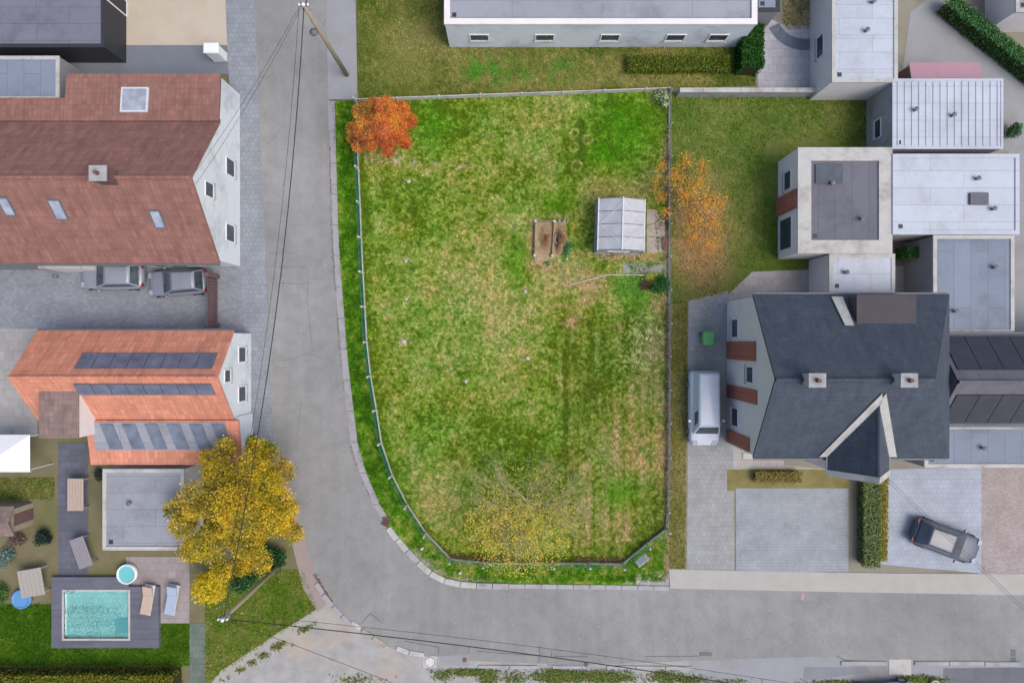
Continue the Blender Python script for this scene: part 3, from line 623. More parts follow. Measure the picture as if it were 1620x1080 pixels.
def tree(name, label, base, lobes, n, size, cols, bark, trunk_r, trunk_h, group=None, lobecol=None, shell=.5, gain=2.0):
    t = thing(name, label, 'tree', base, 0, group); b = B(); tops = [Vector(c) for c, r in lobes]
    b.tube([(0, 0, 0), (.03, .02, trunk_h * .5), (0, 0, trunk_h)], [trunk_r, trunk_r * .8, trunk_r * .65], 8)
    b.build('trunk', bark, t, True); br = B(); tips = []
    for c in tops:
        d = c - Vector((0, 0, trunk_h)); mid = Vector((0, 0, trunk_h)) + d * .5 + Vector((random.gauss(0, .15), random.gauss(0, .15), .1))
        br.tube([(0, 0, trunk_h - .1), mid, c], [trunk_r * .45, trunk_r * .3, .02], 5, False)
        for k in range(4):
            e = c + Vector((random.gauss(0, .35), random.gauss(0, .35), random.gauss(.1, .3))); br.tube([mid.lerp(c, random.random()), e], [.02, .006], 4, False)
    br.build('limbs', bark, t, True)
    C, ids = lobed(n, lobes, shell); k = C[:, 2] > .35; C, ids = C[k], ids[k]
    cc = pick(cols, len(C))
    if lobecol is not None: lc = np.array([lobecol[i % len(lobecol)] for i in ids], float); cc = cc * .5 + lc * .5 + rng.normal(size=(len(C), 1)) * 16 + (fbm(C[:, 0] * 25 + 300, C[:, 1] * 25 + 300, 12, 9, 3)[:, None] - .5) * np.array([130, 90, 14])
    leaf_mesh('crown', C, size, cc, t, gain=gain); return t
# red and orange maple-like tree in the north-west corner of the plot
bx = P(601, 203); lobes = []
for px_, py_, r, z in ((560, 205, .62, 2.0), (575, 180, .7, 2.4), (590, 165, .6, 2.6), (612, 172, .75, 2.9), (635, 172, .6, 2.6), (648, 190, .55, 2.5), (626, 196, .75, 3.1), (600, 197, .8, 3.3), (578, 208, .75, 2.7), (568, 228, .6, 2.0), (588, 228, .55, 2.3), (612, 222, .7, 2.7), (634, 218, .65, 2.4), (614, 240, .45, 1.9), (640, 225, .45, 2.0), (555, 218, .4, 1.6), (600, 170, .5, 2.3), (607, 209, .6, 3.2)):
    c = P(px_, py_, z); lobes.append(((c.x - bx.x, c.y - bx.y, z + random.uniform(-.25, .35)), (r * .84, r * .84, r * .7)))
tree('maple_tree', 'bushy tree with orange and red autumn leaves at the fence corner', bx, lobes, 18000, .085, [(206, 110, 40, 4), (222, 136, 50, 3), (170, 80, 44, 3), (140, 116, 40, 2.5), (226, 166, 40, 1.2), (160, 136, 104, 1.5)], M['bark'], .1, 1.2,
     gain=1.8, shell=.35, lobecol=[(140, 108, 44), (160, 130, 44), (196, 124, 44), (208, 112, 52), (214, 104, 50), (210, 104, 44), (216, 120, 44), (206, 124, 46), (190, 116, 50), (170, 100, 54), (190, 104, 54), (192, 84, 52), (206, 100, 46), (196, 78, 46), (186, 84, 50), (150, 120, 44), (190, 130, 44), (180, 82, 66)])
# sparse yellow tree by the south fence
base = P(834, 787); t = thing('birch_tree', 'sparse spreading tree with bare pale branches and scattered yellow leaves', 'tree', base)
b = B(); random.seed(21); b.tube([(0, 0, 0), (.03, -.02, .6), (0, -.05, 1.3)], [.16, .13, .11], 9).build('trunk', M['bark'], t, True)
b = B(); tips = []
for k in range(17):
    a = k * 2 * math.pi / 17 + random.gauss(0, .18); d = Vector((math.cos(a), math.sin(a) - .1, random.uniform(.3, 1.1))).normalized()
    grow(b, Vector((0, -.05, random.uniform(.9, 1.35))), d, random.uniform(1.1, 1.6), random.uniform(.036, .05), 5, tips, .58, (2, 3), .35, .74)
b.build('limbs', M['bark_pale'], t, True)
n_ = 30000; C = rng.normal(size=(n_, 3)); C /= np.linalg.norm(C, axis=1)[:, None]; C *= (rng.random(n_) ** .36)[:, None] * np.array([3.7, 3.8, 1.1]); C += np.array([-.42, -.75, 2.35])
q_ = fbm(C[:, 0] * 25 + 500, C[:, 1] * 25 + 500, 12, 12, 4); south = ss(1.3, -.9, C[:, 1])
dens = (.2 + .5 * south) * (.4 + .6 * ss(.34, .6, q_))
edge_ = 1 - .9 * ss(2.9, 4.0, np.hypot(C[:, 0] + .42, C[:, 1] + .75) + 1.8 * (q_ - .5))
k = (rng.random(n_) < dens * edge_ * .6); C = C[k]; south = south[k][:, None]
cy = pick([(206, 172, 50, 4), (216, 186, 76, 2), (190, 160, 60, 3), (172, 164, 76, 4), (146, 146, 66, 3), (226, 196, 96, 1), (170, 124, 56, 1)], len(C)); co = pick([(170, 160, 86, 3), (150, 146, 76, 3), (190, 170, 90, 2), (206, 176, 80, 1)], len(C))
leaf_mesh('crown', C, .085, co + (cy - co) * (rng.random((len(C), 1)) < .15 + .75 * south), t, gain=2.0)
# yellow and orange shrubby tree on the east boundary
bx = P(1078, 318); lobes = []
for px_, py_, r, z in ((1040, 285, .5, 1.5), (1048, 262, .45, 1.6), (1046, 310, .5, 1.4), (1035, 300, .3, 1.2), (1055, 335, .45, 1.3), (1070, 280, .8, 2.3), (1085, 310, .9, 2.7), (1105, 290, .8, 2.5), (1120, 320, .8, 2.3), (1100, 345, .8, 2.2), (1130, 350, .7, 1.9), (1095, 375, .7, 1.7), (1125, 385, .7, 1.6), (1140, 320, .6, 1.9), (1085, 255, .7, 1.9), (1110, 262, .6, 1.9)):
    c = P(px_, py_, z); lobes.append(((c.x - bx.x, c.y - bx.y, z), (r, r, r * .7)))
tree('cherry_tree', 'small tree with yellow and orange leaves overhanging the plot near the greenhouse', bx, lobes, 4300, .09, [(222, 160, 40, 4), (204, 130, 50, 3), (196, 172, 60, 2), (150, 140, 50, 2), (206, 120, 70, 2)], M['bark'], .09, 1.0, shell=.95, gain=1.6)
# large yellow tree across the road
bx = P(385, 772); lobes = []
random.seed(5)
for px_, py_, r, z in ((365, 800, 1.5, 6.3), (310, 790, 1.3, 5.2), (420, 770, 1.3, 5.6), (430, 820, 1.3, 5.2), (400, 740, 1.2, 5.2), (345, 745, 1.2, 5.0), (290, 830, 1.1, 4.6), (330, 860, 1.3, 5.0), (390, 860, 1.2, 5.0), (440, 790, 1.1, 4.6), (445, 745, 1.0, 4.2), (350, 905, .9, 3.6), (300, 870, .9, 3.8), (410, 715, .9, 4.0), (455, 830, .8, 3.6), (380, 815, 1.4, 6.0), (275, 805, .8, 4.0)):
    c = P(px_, py_, z); lobes.append(((c.x - bx.x, c.y - bx.y, z), (r, r, r * .7)))
for k in range(26):
    a = random.random() * 6.28; q = random.random() ** .5 * 3.6; z = 5.6 - q * .55 + random.uniform(-.3, .5); r = random.uniform(.45, .8); c = P(366, 812, 5); lobes.append(((c.x - bx.x + q * math.cos(a), c.y - bx.y + q * math.sin(a), z), (r, r, r * .7)))
lobes = [(c, tuple(v * (.8 if i < 17 else 1) for v in r)) for i, (c, r) in enumerate(lobes)]
tree('linden_tree', 'large leafy yellow autumn tree across the road from the plot', bx, lobes, 38000, .115, [(166, 142, 26, 4), (184, 160, 36, 3), (146, 124, 40, 3), (116, 116, 34, 3), (196, 172, 50, 1), (120, 92, 40, 1)], M['bark'], .2, 2.4, lobecol=[(170, 142, 30), (160, 134, 44), (168, 148, 20), (164, 144, 26), (158, 140, 22), (156, 136, 30), (150, 134, 44), (146, 136, 36), (158, 140, 30)])
bx = P(352, 912); tree('small_tree', 'small round bright yellow tree beside the wooden pole', bx, [((0, 0, 2.2), (.9, .9, .8)), ((.4, -.3, 1.8), (.6, .6, .5)), ((-.4, .3, 1.7), (.6, .6, .5))], 3000, .13, [(186, 166, 30, 3), (166, 150, 30, 2)], M['bark'], .06, 1.1)
def shrub(name, label, pxy, rx, ry, h, n, size, cols, cat='shrub', group=None, lob=6):
    base = P(*pxy); t = thing(name, label, cat, base, 0, group); b = B(); L = []
    for k in range(lob):
        a = random.random() * 6.28; q = random.random() ** .5 * .6; L.append(((rx * q * math.cos(a), ry * q * math.sin(a), h * random.uniform(.35, .62)), (rx * .55, ry * .55, h * .38)))
        b.tube([(0, 0, 0), (L[-1][0][0] * .5, L[-1][0][1] * .5, L[-1][0][2] * .6), L[-1][0]], [.03, .02, .01], 5, False)
    b.build('stem', M['bark'], t)
    C, ids = lobed(n, L, .8); C[:, 2] = np.abs(C[:, 2]) + .02; leaf_mesh('foliage', C, size, pick(cols, len(C)), t); return t
G1 = [(40, 86, 44, 3), (30, 66, 34, 2), (56, 104, 54, 2), (80, 120, 60, 1)]
shrub('evergreen_shrub', 'dark green evergreen shrub at the road bend below the yellow tree', (425, 880), 1.3, 1.1, 1.8, 5000, .14, G1)
shrub('evergreen_shrub', 'dark green spreading shrub between the small yellow tree and the rough lawn', (392, 905), 1.0, .9, 1.5, 3500, .14, G1)
shrub('evergreen_shrub', 'dark green bush growing at the corner of the orange roofed house', (408, 700), .6, .7, 1.4, 1800, .12, [(60, 120, 30, 3), (50, 96, 30, 2)])
shrub('sage_shrub', 'silvery green leafy shrub in the corner of the concrete fence', (1046, 160), .55, .65, .9, 900, .13, [(160, 176, 128, 3), (120, 150, 70, 3), (196, 196, 186, 2), (80, 110, 46, 2)])
shrub('ivy_shrub', 'dense dark green ivy bush at the end of the gravel path', (1041, 450), .65, .6, .9, 1500, .1, [(40, 100, 50, 3), (34, 76, 40, 2), (90, 140, 50, 1)])
shrub('golden_shrub', 'yellow green leafy plant spilling over the path edging', (1030, 438), .8, .3, .5, 700, .09, [(170, 176, 60, 3), (120, 150, 50, 2), (190, 180, 90, 1)], 'plant')
shrub('dry_shrub', 'dark brown withered plant beside the ivy bush', (1022, 452), .5, .4, .4, 500, .08, [(84, 66, 60, 3), (120, 96, 80, 2), (60, 44, 40, 1)], 'plant')
shrub('comfrey_plant', 'blue green bushy plant beside the dug earth bed', (898, 396), .32, .55, .45, 700, .09, [(74, 136, 84, 3), (50, 104, 60, 2), (100, 160, 90, 1)], 'plant')
shrub('comfrey_plant', 'small green weed growing below the earth bed corner', (866, 417), .28, .18, .2, 180, .07, [(96, 160, 90, 3), (70, 120, 70, 2)], 'plant')
shrub('tall_weed', 'yellow flowered weed between the timber sticks and the greenhouse', (901, 368), .2, .4, .4, 160, .07, [(196, 180, 30, 2), (90, 150, 40, 3)], 'plant')
for px_, py_ in ((1052, 380), (1053, 392)): shrub('dry_shrub', 'pinkish withered plant along the boundary behind the concrete slab', (px_, py_), .25, .3, .35, 240, .07, [(170, 128, 120, 3), (150, 110, 90, 2), (186, 160, 120, 1)], 'plant', 'withered plants by the slab')
# hedges
def hedge(name, label, a, b, w, h, n, size, cols, cat='hedge'):
    a = P(*a); b = P(*b); d = b - a; ln = d.length; t = thing(name, label, cat, (a + b) / 2, math.atan2(d.y, d.x))
    B().box(-ln / 2 + .1, ln / 2 - .1, -w / 2 + .12, w / 2 - .12, 0, h - .15).build('twigs', surf(name + ' twigs', A(56, 60, 30), .3, 5, .95, 20, .5), t)
    u = rng.random((n, 3)); fc = rng.random(n); C = np.stack([(u[:, 0] - .5) * ln, (u[:, 1] - .5) * w, u[:, 2] * h], -1)
    top = fc < .55; C[top, 2] = h * (1 - .1 * rng.random(top.sum())); sd = (~top); sg = np.sign(C[sd, 1]); C[sd, 1] = sg * w / 2 * (1 - .15 * rng.random(sd.sum()))
    C[:, 2] += .12 * (fbm(C[:, 0] * 25 + a.x, C[:, 1] * 25, 14, 3) - .5) * (C[:, 2] / h); C += rng.normal(size=C.shape) * .035
    leaf_mesh('foliage', C, size, pick(cols, n), t); return t
hedge('clipped_hedge', 'dark green clipped hedge block at the end of the long grey building', (1178, 56), (1178, 122), 1.3, 1.6, 5000, .12, [(34, 88, 10, 3), (26, 66, 8, 2)])
hedge('clipped_hedge', 'low olive green hedge along the plain wall of the long grey building', (990, 106), (1150, 106), .9, .7, 5000, .1, [(84, 106, 10, 3), (104, 112, 30, 2)])
hedge('clipped_hedge', 'yellow green garden hedge along the bottom of the pool garden', (-30, 1066), (290, 1066), 1.0, 1.3, 9000, .12, [(112, 116, 14, 3), (90, 104, 20, 3), (140, 126, 40, 1)])
hedge('clipped_hedge', 'green hedge running diagonally beside the grey lane', (1484, 14), (1640, 138), .8, 1.3, 6500, .12, [(62, 112, 58, 3), (44, 92, 44, 2), (100, 130, 70, 1)])
hedge('clipped_hedge', 'green hedge between the two grey front drives', (1368, 756), (1368, 890), 1.0, 1.0, 5000, .11, [(110, 128, 88, 3), (96, 112, 60, 2), (124, 130, 40, 1)])
hedge('clipped_hedge', 'narrow yellow green hedge beside the drive with the dark car', (1388, 748), (1386, 880), .45, .9, 3000, .11, [(150, 140, 50, 3), (130, 128, 50, 2)])
hedge('clipped_hedge', 'mossy yellow hedge below the slate roofed house', (1190, 752), (1262, 752), .6, .6, 2600, .1, [(144, 130, 70, 3), (120, 116, 60, 2)])
hedge('clipped_hedge', 'green planted block beside the blue grey roof', (1434, 396), (1434, 412), 1.5, 1.6, 2600, .12, [(74, 124, 50, 3), (60, 104, 40, 2)])
shrub('round_shrub', 'round green shrub beside the white sheet roof', (1592, 212), .5, .6, 1.2, 1200, .12, [(70, 110, 74, 3), (54, 90, 50, 2)])
# scattered leaves and weeds (nobody could count them)
def leafstuff(name, label, pts, size, cols, z=.05, zj=.02, cat='leaves', gain=1.0):
    C = np.array([[*P(a, b).xy, z + zj * random.random()] for a, b in pts]); o = leaf_mesh(name, C, size, pick(cols, len(C)), None, 2.5, gain=gain); return tag(o, label, cat, kind='stuff')
pts = [(x, y) for x, y in zip(rng.normal(800, 90, 1500), rng.normal(800, 60, 1500)) if y < 918 and x > 660 and fence_x(y) + 4 < x < 1050]
leafstuff('fallen_leaves', 'fallen yellow leaves scattered on the lawn under the sparse tree', pts, .075, [(226, 196, 96, 3), (232, 214, 150, 2), (206, 160, 40, 3), (170, 120, 60, 1)])
pts = []
for (x0, y0), (x1, y1) in zip([(a, b) for a, b in west_edge[0:0]] or [(521.5, 200), (526, 385), (534, 500), (546, 635), (554, 700), (564, 738)], [(526, 385), (534, 500), (546, 635), (554, 700), (564, 738), (585, 785)]):
    for k in range(int(math.hypot(x1 - x0, y1 - y0) * .9)):
        u = random.random()
        if fbm(np.array([y0 + (y1 - y0) * u]), np.array([0.]), 16, 3)[0] > .42: pts.append((x0 + (x1 - x0) * u + random.gauss(0, .9), y0 + (y1 - y0) * u))
for k in range(420): pts.append((random.gauss(0, 1) * 2 + 529 + 0.028 * 40, 160 + random.random() * 90)) if random.random() < .2 else None
for k in range(240): u = random.random(); pts.append((498 + 28 * u + random.gauss(0, 1.2), 908 + 44 * u + random.gauss(0, 1.2)))
leafstuff('leaf_litter', 'brown leaf litter lying along the gutter and road edge', pts, .07, [(140, 106, 86, 3), (128, 106, 92, 2), (160, 126, 90, 1)], .05)
pts = [(random.gauss(986, 60), random.gauss(884, 2.2)) for k in range(10)] + [(910 + random.random() * 72, 886 - abs(random.gauss(0, 2.5))) for k in range(500)] + [(715 + random.random() * 100, 882 - abs(random.gauss(0, 3.0)) + 0) for k in range(420)] + [(1052 + random.random() * 5, 250 + random.random() * 110) for k in range(260)] + [(1036 + random.random() * 20, 335 + random.random() * 60) for k in range(240)]
leafstuff('leaf_litter', 'brown and orange leaves drifted against the fence plates and slab', pts, .08, [(122, 98, 66, 3), (100, 74, 54, 2), (190, 136, 70, 1), (160, 136, 100, 2)], .06)
pts = []
for cx, cy, rx, ry, n in ((745, 1062, 34, 5, 900), (772, 1070, 10, 12, 900), (700, 1068, 14, 8, 160), (815, 1072, 18, 10, 260), (890, 1068, 34, 8, 2600), (960, 1070, 34, 8, 1500), (1050, 1070, 20, 8, 600), (1090, 1074, 24, 6, 400), (1150, 1078, 30, 5, 150), (1455, 1076, 26, 6, 1600), (1320, 1078, 40, 3, 300), (560, 1075, 30, 8, 160)):
    pts += [(random.gauss(cx, rx * .6), random.gauss(cy, ry * .6)) for k in range(n)]
for k in range(1500):
    u = random.random(); w_ = vn(np.array([u * 100]), np.array([3.]), 6, 2)[0]
    if random.random() < ss(.25, .8, w_): pts.append((502 - 150 * u + random.gauss(0, 1.5 + 3 * w_ + 6 * (random.random() < .1)), 982 + 95 * u + random.gauss(0, 2)))
pts = [p for p in pts if p[1] > 1056 or p[0] < 520]
leafstuff('weeds', 'green and brownish weeds growing through the gravel beside the road', pts, .12, [(92, 132, 40, 4), (120, 140, 60, 3), (150, 130, 80, 3), (70, 104, 30, 2)], .03, .1, 'weeds', 1.2)
pts = [(random.gauss(1110, 24), random.gauss(395, 40)) for k in range(2600)]
leafstuff('leaf_litter', 'yellow and brown leaves covering the bare soil under the small tree', [p for p in pts if p[0] > 1064], .1, [(196, 150, 80, 3), (170, 136, 96, 3), (206, 164, 70, 2), (140, 136, 70, 2)], .03, gain=1.3)
pts = [(random.gauss(1020, 17), random.gauss(545, 30)) for k in range(420)] + [(random.gauss(1040, 7), random.gauss(525, 15)) for k in range(90)]
pts = [p for p in pts if p[0] < 1053]
leafstuff('flowers', 'pale cream wildflowers sprinkled in the grass near the east boundary', pts, .075, [(216, 218, 176, 3), (196, 206, 150, 2), (236, 236, 220, 1)], .08, .06, 'flowers')
pts = [(random.gauss(cx, r * .5), random.gauss(cy, r * .45)) for cx, cy, r, n in ((985, 460, 16, 300), (1002, 452, 18, 520), (1014, 468, 12, 200), (976, 447, 8, 80), (917, 633, 3, 40), (929, 641, 4, 50), (1044, 632, 5, 60), (1004, 620, 3, 30), (1016, 711, 5, 50), (1028, 722, 4, 40), (989, 682, 5, 50)) for k in range(n)]
leafstuff('weeds', 'fresh light green weed patch below the path edging and tufts beyond', pts, .1, [(126, 190, 60, 3), (110, 166, 50, 2), (150, 200, 90, 1)], .05, .1, 'weeds')
pts = [(random.uniform(988, 1050), random.uniform(417, 433)) for k in range(420)]; pts = [p for p in pts if vn(np.array([p[0]]), np.array([p[1] * .5]), 9, 4)[0] > .48]
leafstuff('weeds', 'moss and grass growing in the joints of the gravel path', pts, .08, [(120, 150, 60, 3), (150, 160, 80, 2)], .02, .05, 'weeds')

# ---------------------------------------------------------------- fences
def fence(name, label, px, hp, plate_h, wire_mat, mesh_h, post_w=.11, skip=(), thin=99):
    f = thing(name, label, 'fence', P(*px[0])); o0 = P(*px[0]); cache = {}
    for i, q in enumerate(px):
        p = P(*q); a = P(*px[max(i - 1, 0)]); c = P(*px[min(i + 1, len(px) - 1)]); d = (c - a).normalized(); rz = math.atan2(d.y, d.x)
        if 'post' not in cache:
            b = B().box(-post_w / 2, post_w / 2, -post_w / 2, post_w / 2, 0, hp - .04); s = post_w / 2
            b.add([(-s, -s, hp - .04), (s, -s, hp - .04), (s, s, hp - .04), (-s, s, hp - .04), (0, 0, hp)], [(0, 1, 4), (1, 2, 4), (2, 3, 4), (3, 0, 4)]); cache['post'] = b.mesh('post')
        o = link('post', cache['post'], M['post'], f); o.location = p - o0 + Vector((random.gauss(0, .01), random.gauss(0, .01), -.02)); o.rotation_euler = (random.gauss(0, .012), random.gauss(0, .012), rz)
        if i == len(px) - 1 or i in skip: continue
        e = P(*px[i + 1]); dv = e - p; ln = dv.length; ang = math.atan2(dv.y, dv.x)
        if plate_h:
            pm = B().box(post_w / 2 + .005, ln - post_w / 2 - .005, -.025, .025, 0, plate_h).build('plate', M['post'], f, bevel=.004); pm.location = p - o0; pm.rotation_euler = (0, 0, ang)
        if wire_mat:
            key = (round(ln, 2), i >= thin)
            if key not in cache:
                b = B(); x0 = post_w / 2; x1 = ln - post_w / 2; r = .0035 if i < thin else .002; st_ = 1 if i < thin else 1.5; z0 = plate_h + .03
                for x in np.arange(x0, x1, .055 * st_): b.tube([(x, 0, z0), (x, 0, z0 + mesh_h)], r, 3, False)
                for z in np.arange(z0, z0 + mesh_h + .01, .07 * st_): b.tube([(x0, 0, z), (x1, 0, z)], r, 3, False)
                for z in (z0 + .01, z0 + mesh_h): b.tube([(x0, 0, z), (x1, 0, z)], .008, 4, False)
                cache[key] = b.mesh('wire_mesh')
            w = link('wire_mesh', cache[key], wire_mat, f); w.location = p - o0; w.rotation_euler = (0, 0, ang)
    return f
fence('garden_fence', 'green wire mesh fence on concrete plates and posts along the street side', FENCE, 1.3, .3, M['wire_green'], .88, thin=11)
fence('garden_fence', 'low concrete plate fence with stub posts along the north side of the plot', [(566, 161), (630, 158.6), (695, 156.4), (760, 153.8), (825, 151.8), (890, 149.6), (955, 147), (1020, 144.8), (1056, 143.5)], .62, .5, None, 0)
fence('garden_fence', 'low worn concrete edging with thin wire along the east boundary', [(1058, 148), (1058, 200), (1058, 252), (1058, 304), (1058, 356), (1057.5, 408), (1057.5, 460), (1057.5, 512), (1057, 564), (1057, 616), (1057, 668), (1056.5, 720), (1056, 772), (1055, 806), (1053, 833)], .9, .14, M['galv'], .5, post_w=.08)
leafstuff('vines', 'dry climbing stems and brown leaves on the east boundary edging', [(1055.5 + random.gauss(0, 1.6), 480 + random.random() * 350) for k in range(1700)] + [(1056 + random.gauss(0, 1.5), 200 + random.random() * 60) for k in range(150)], .09, [(176, 150, 128, 4), (150, 124, 96, 2), (130, 130, 70, 2), (60, 130, 90, .7), (196, 176, 150, 1)], .05, .3, 'vines')
# sign board fixed to the fence
sg = thing('sign_board', 'blank white sign board leaning on the wire fence at the south-east bend', 'sign', P(1008, 874), math.atan2(P(1023, 858).y - P(984, 890).y, P(1023, 858).x - P(984, 890).x))
B().hexa([(-.42, -.16, .55), (.42, -.16, .55), (.42, -.14, .55), (-.42, -.14, .55), (-.42, -.42, 1.02), (.42, -.42, 1.02), (.42, -.40, 1.03), (-.42, -.40, 1.03)]).build('panel', M['plastic_white'], sg)
for s in (-.3, .3): B().bar((s, -.02, .6), (s, -.15, .6), .03).bar((s, -.02, .95), (s, -.36, .97), .03).bar((s, -.02, 0), (s, -.02, 1.2), .04).build('bracket', M['galv'], sg)
for pxy, lb in (((668, 866), 'small white marker stone leaning in the verge near the bend'), ((728, 904), 'small white marker stone standing in the verge beside the gravel patch')):
    t = thing('marker_stone', lb, 'marker stone', P(*pxy), random.random()); B().add([(-.1, -.07, 0), (.1, -.07, 0), (.1, .07, 0), (-.1, .07, 0), (-.08, -.05, .3), (.07, -.05, .34), (.07, .05, .34), (-.08, .05, .3)], [(3, 2, 1, 0), (4, 5, 6, 7), (0, 1, 5, 4), (1, 2, 6, 5), (2, 3, 7, 6), (3, 0, 4, 7)]).build('block', M['plastic_white'], t, bevel=.02)
def rock(name, label, pxy, r, mat, cat='stone', group=None, flat=.6):
    bm = bmesh.new(); bmesh.ops.create_icosphere(bm, subdivisions=2, radius=r)
    for v in bm.verts: v.co *= 1 + random.uniform(-.22, .2); v.co.z = v.co.z * flat + r * flat * .6
    me = bpy.data.meshes.new(name); bm.to_mesh(me); bm.free(); o = link(name, me, mat); o.location = P(*pxy); o.rotation_euler.z = random.random() * 6
    return tag(o, label, cat, group)
for pxy, r in (((642, 413), .12), ((643, 473), .1), ((647, 287), .13), ((737, 603), .12), ((831, 461), .12), ((835, 567), .12), ((639, 540), .13)): rock('field_stone', 'pale stone lying in the lawn on a worn spot', pxy, r, M['concrete_pale'], group='stones lying in the lawn')
for pxy, lb in (((885, 413), 'white stone below the open side of the earth bed'), ((897, 410), 'white stone next to the bushy plant by the earth bed')): rock('white_stone', lb, pxy, .1, M['concrete_pale'])

# ---------------------------------------------------------------- greenhouse
gx0, gx1, gy0, gy1 = X(947, 1.7), X(1020.5, 1.7), Y(395.5, 1.7), Y(314, 1.7); gw = gx1 - gx0; gl = gy1 - gy0
gh = thing('greenhouse', 'translucent greenhouse with white frame and diamond braces beside the concrete slab', 'greenhouse', ((gx0 + gx1) / 2, (gy0 + gy1) / 2, .01), R(-1.4))
m, N, L, bs = nt('milky polycarbonate'); p = pos(N)
L.new(ramp(N, L, noise(N, L, p, 1.6, 5, .6), [(.3, A(206, 206, 210)), (.55, A(222, 225, 232)), (.75, A(228, 236, 245))]), bs.inputs['Base Color']); bs.inputs['Roughness'].default_value = .3
tr = N.new('ShaderNodeBsdfTransparent'); tr.inputs[0].default_value = (.85, .86, .88, 1); mx = N.new('ShaderNodeMixShader'); mx.inputs[0].default_value = .3
L.new(bs.outputs[0], mx.inputs[1]); L.new(tr.outputs[0], mx.inputs[2]); L.new(mx.outputs[0], N['Material Output'].inputs[0]); M['poly'] = m
hw, hl, eh, rh = gw / 2, gl / 2, 1.5, 2.0
B().box(-hw + .05, hw - .05, -hl + .05, hl - .05, 0, .02).build('floor', M['sand'], gh)
b = B()
for s in (-1, 1): b.box(s * hw - .05, s * hw + .05, -hl - .05, hl + .05, 0, .1)
for s in (-1, 1): b.box(-hw + .05, hw - .05, s * hl - .05, s * hl + .05, 0, .1)
b.build('base', M['concrete'], gh)
for sx in (-1, 1):
    for k in range(4):
        y0 = -hl + gl * k / 4 + .012; y1 = -hl + gl * (k + 1) / 4 - .012
        B().hexa([(sx * hw, y0, eh), (sx * .02, y0, rh), (sx * .02, y1, rh), (sx * hw, y1, eh), (sx * hw, y0, eh + .012), (sx * .02, y0, rh + .012), (sx * .02, y1, rh + .012), (sx * hw, y1, eh + .012)]).build('roof_pane', M['poly'], gh)
        B().box(sx * hw - .006, sx * hw + .006, y0, y1, .12, eh - .03).build('side_pane', M['poly'], gh)
    for k in range(5):
        y = -hl + gl * k / 4; B().bar((sx * hw, y, eh + .02), (sx * .01, y, rh + .02), .032, .04).build('rafter', M['alu_dark'], gh)
        B().bar((sx * hw, y, 0), (sx * hw, y, eh), .04).build('stud', M['alu_dark'], gh)
    B().bar((sx * hw, -hl - .03, eh + .015), (sx * hw, hl + .03, eh + .015), .07, .06).build('gutter_rail', M['alu'], gh)
    for sy in (-1, 1):
        B().bar((sx * .02, sy * hl * .8, rh + .035), (sx * (hw - .08), 0.02 * sy, eh + .07), .028, .02).build('brace', M['alu'], gh)
    for sy in (-1, 1):
        for k in range(2):
            xa = sx * hw * k / 2 + sx * .012; xb = sx * hw * (k + 1) / 2 - sx * .012; za = rh + (eh - rh) * k / 2; zb = rh + (eh - rh) * (k + 1) / 2; y = sy * hl
            B().hexa([(xa, y - .006, .12), (xb, y - .006, .12), (xb, y + .006, .12), (xa, y + .006, .12), (xa, y - .006, za - .03), (xb, y - .006, zb - .03), (xb, y + .006, zb - .03), (xa, y + .006, za - .03)]).build('end_pane', M['poly'], gh)
            B().bar((xb, y, 0), (xb, y, zb), .035).build('stud', M['alu_dark'], gh)
B().bar((0, -hl - .04, rh + .03), (0, hl + .04, rh + .03), .07, .05).build('ridge', M['alu'], gh)
dr = B().box(-.4, .4, -hl - .05, -hl - .03, .1, 1.5).build('door', M['poly'], gh)
B().bar((-.8, -hl - .06, 1.42), (.55, -hl - .06, 1.42), .06, .06).build('door_rail', M['alu'], gh)
B().bar((.33, -hl - .07, .9), (.33, -hl - .07, 1.1), .03).build('handle', M['alu'], dr)
# slab, edgings, gravel path
s_ = thing('slab_terrace', None, None); s_['kind'] = 'structure'
for q in ([(1023, 331), (1038, 332), (1043, 345), (1036, 352), (1023, 357)], [(1023, 358.2), (1037, 353), (1044, 346), (1052, 350), (1052, 376), (1023, 374)], [(1023, 375.2), (1040, 376), (1041, 400), (1023, 399)], [(1041, 377), (1052, 377), (1051, 399), (1042, 400)]):
    pts = [P(a, b_) for a, b_ in q][::-1]; B().prism([(v.x, v.y) for v in pts], 0, .05).build('slab', M['slab_dirty'], s_)
sheet('gravel_path', [(985, 416), (1055, 419), (1054, 433), (984, 432)], .0145, surf('weedy gravel path', A(162, 164, 164), .28, 3, .95, 30, .6, dirt=A(140, 148, 88)))
def edging(name, label, px, h=.12, w=.05, mat='post'):
    e = thing(name, label, 'edging', P(*px[0])); o0 = P(*px[0])
    for a, b_ in zip(px[:-1], px[1:]):
        a = P(*a) - o0; b_ = P(*b_) - o0; n = max(1, round((b_ - a).length / .9))
        for k in range(n):
            q0 = a.lerp(b_, k / n + .01); q1 = a.lerp(b_, (k + 1) / n - .012); z = Vector((0, 0, h / 2 + random.uniform(-.03, .01))); B().bar(q0 + z, q1 + z + Vector((random.gauss(0, .015), random.gauss(0, .015), 0)), w, h).build('edging_board', M[mat], e)
edging('path_edging', 'thin concrete edging between the greenhouse and the gravel path', [(944, 410.5), (985, 410.5), (1004, 412.5), (1054, 415.5)], mat='wood')
edging('path_edging', 'thin pale edging below the gravel path bending into the lawn', [(902, 450), (920, 446), (942, 440), (962, 434.5), (1000, 435), (1054, 436)])
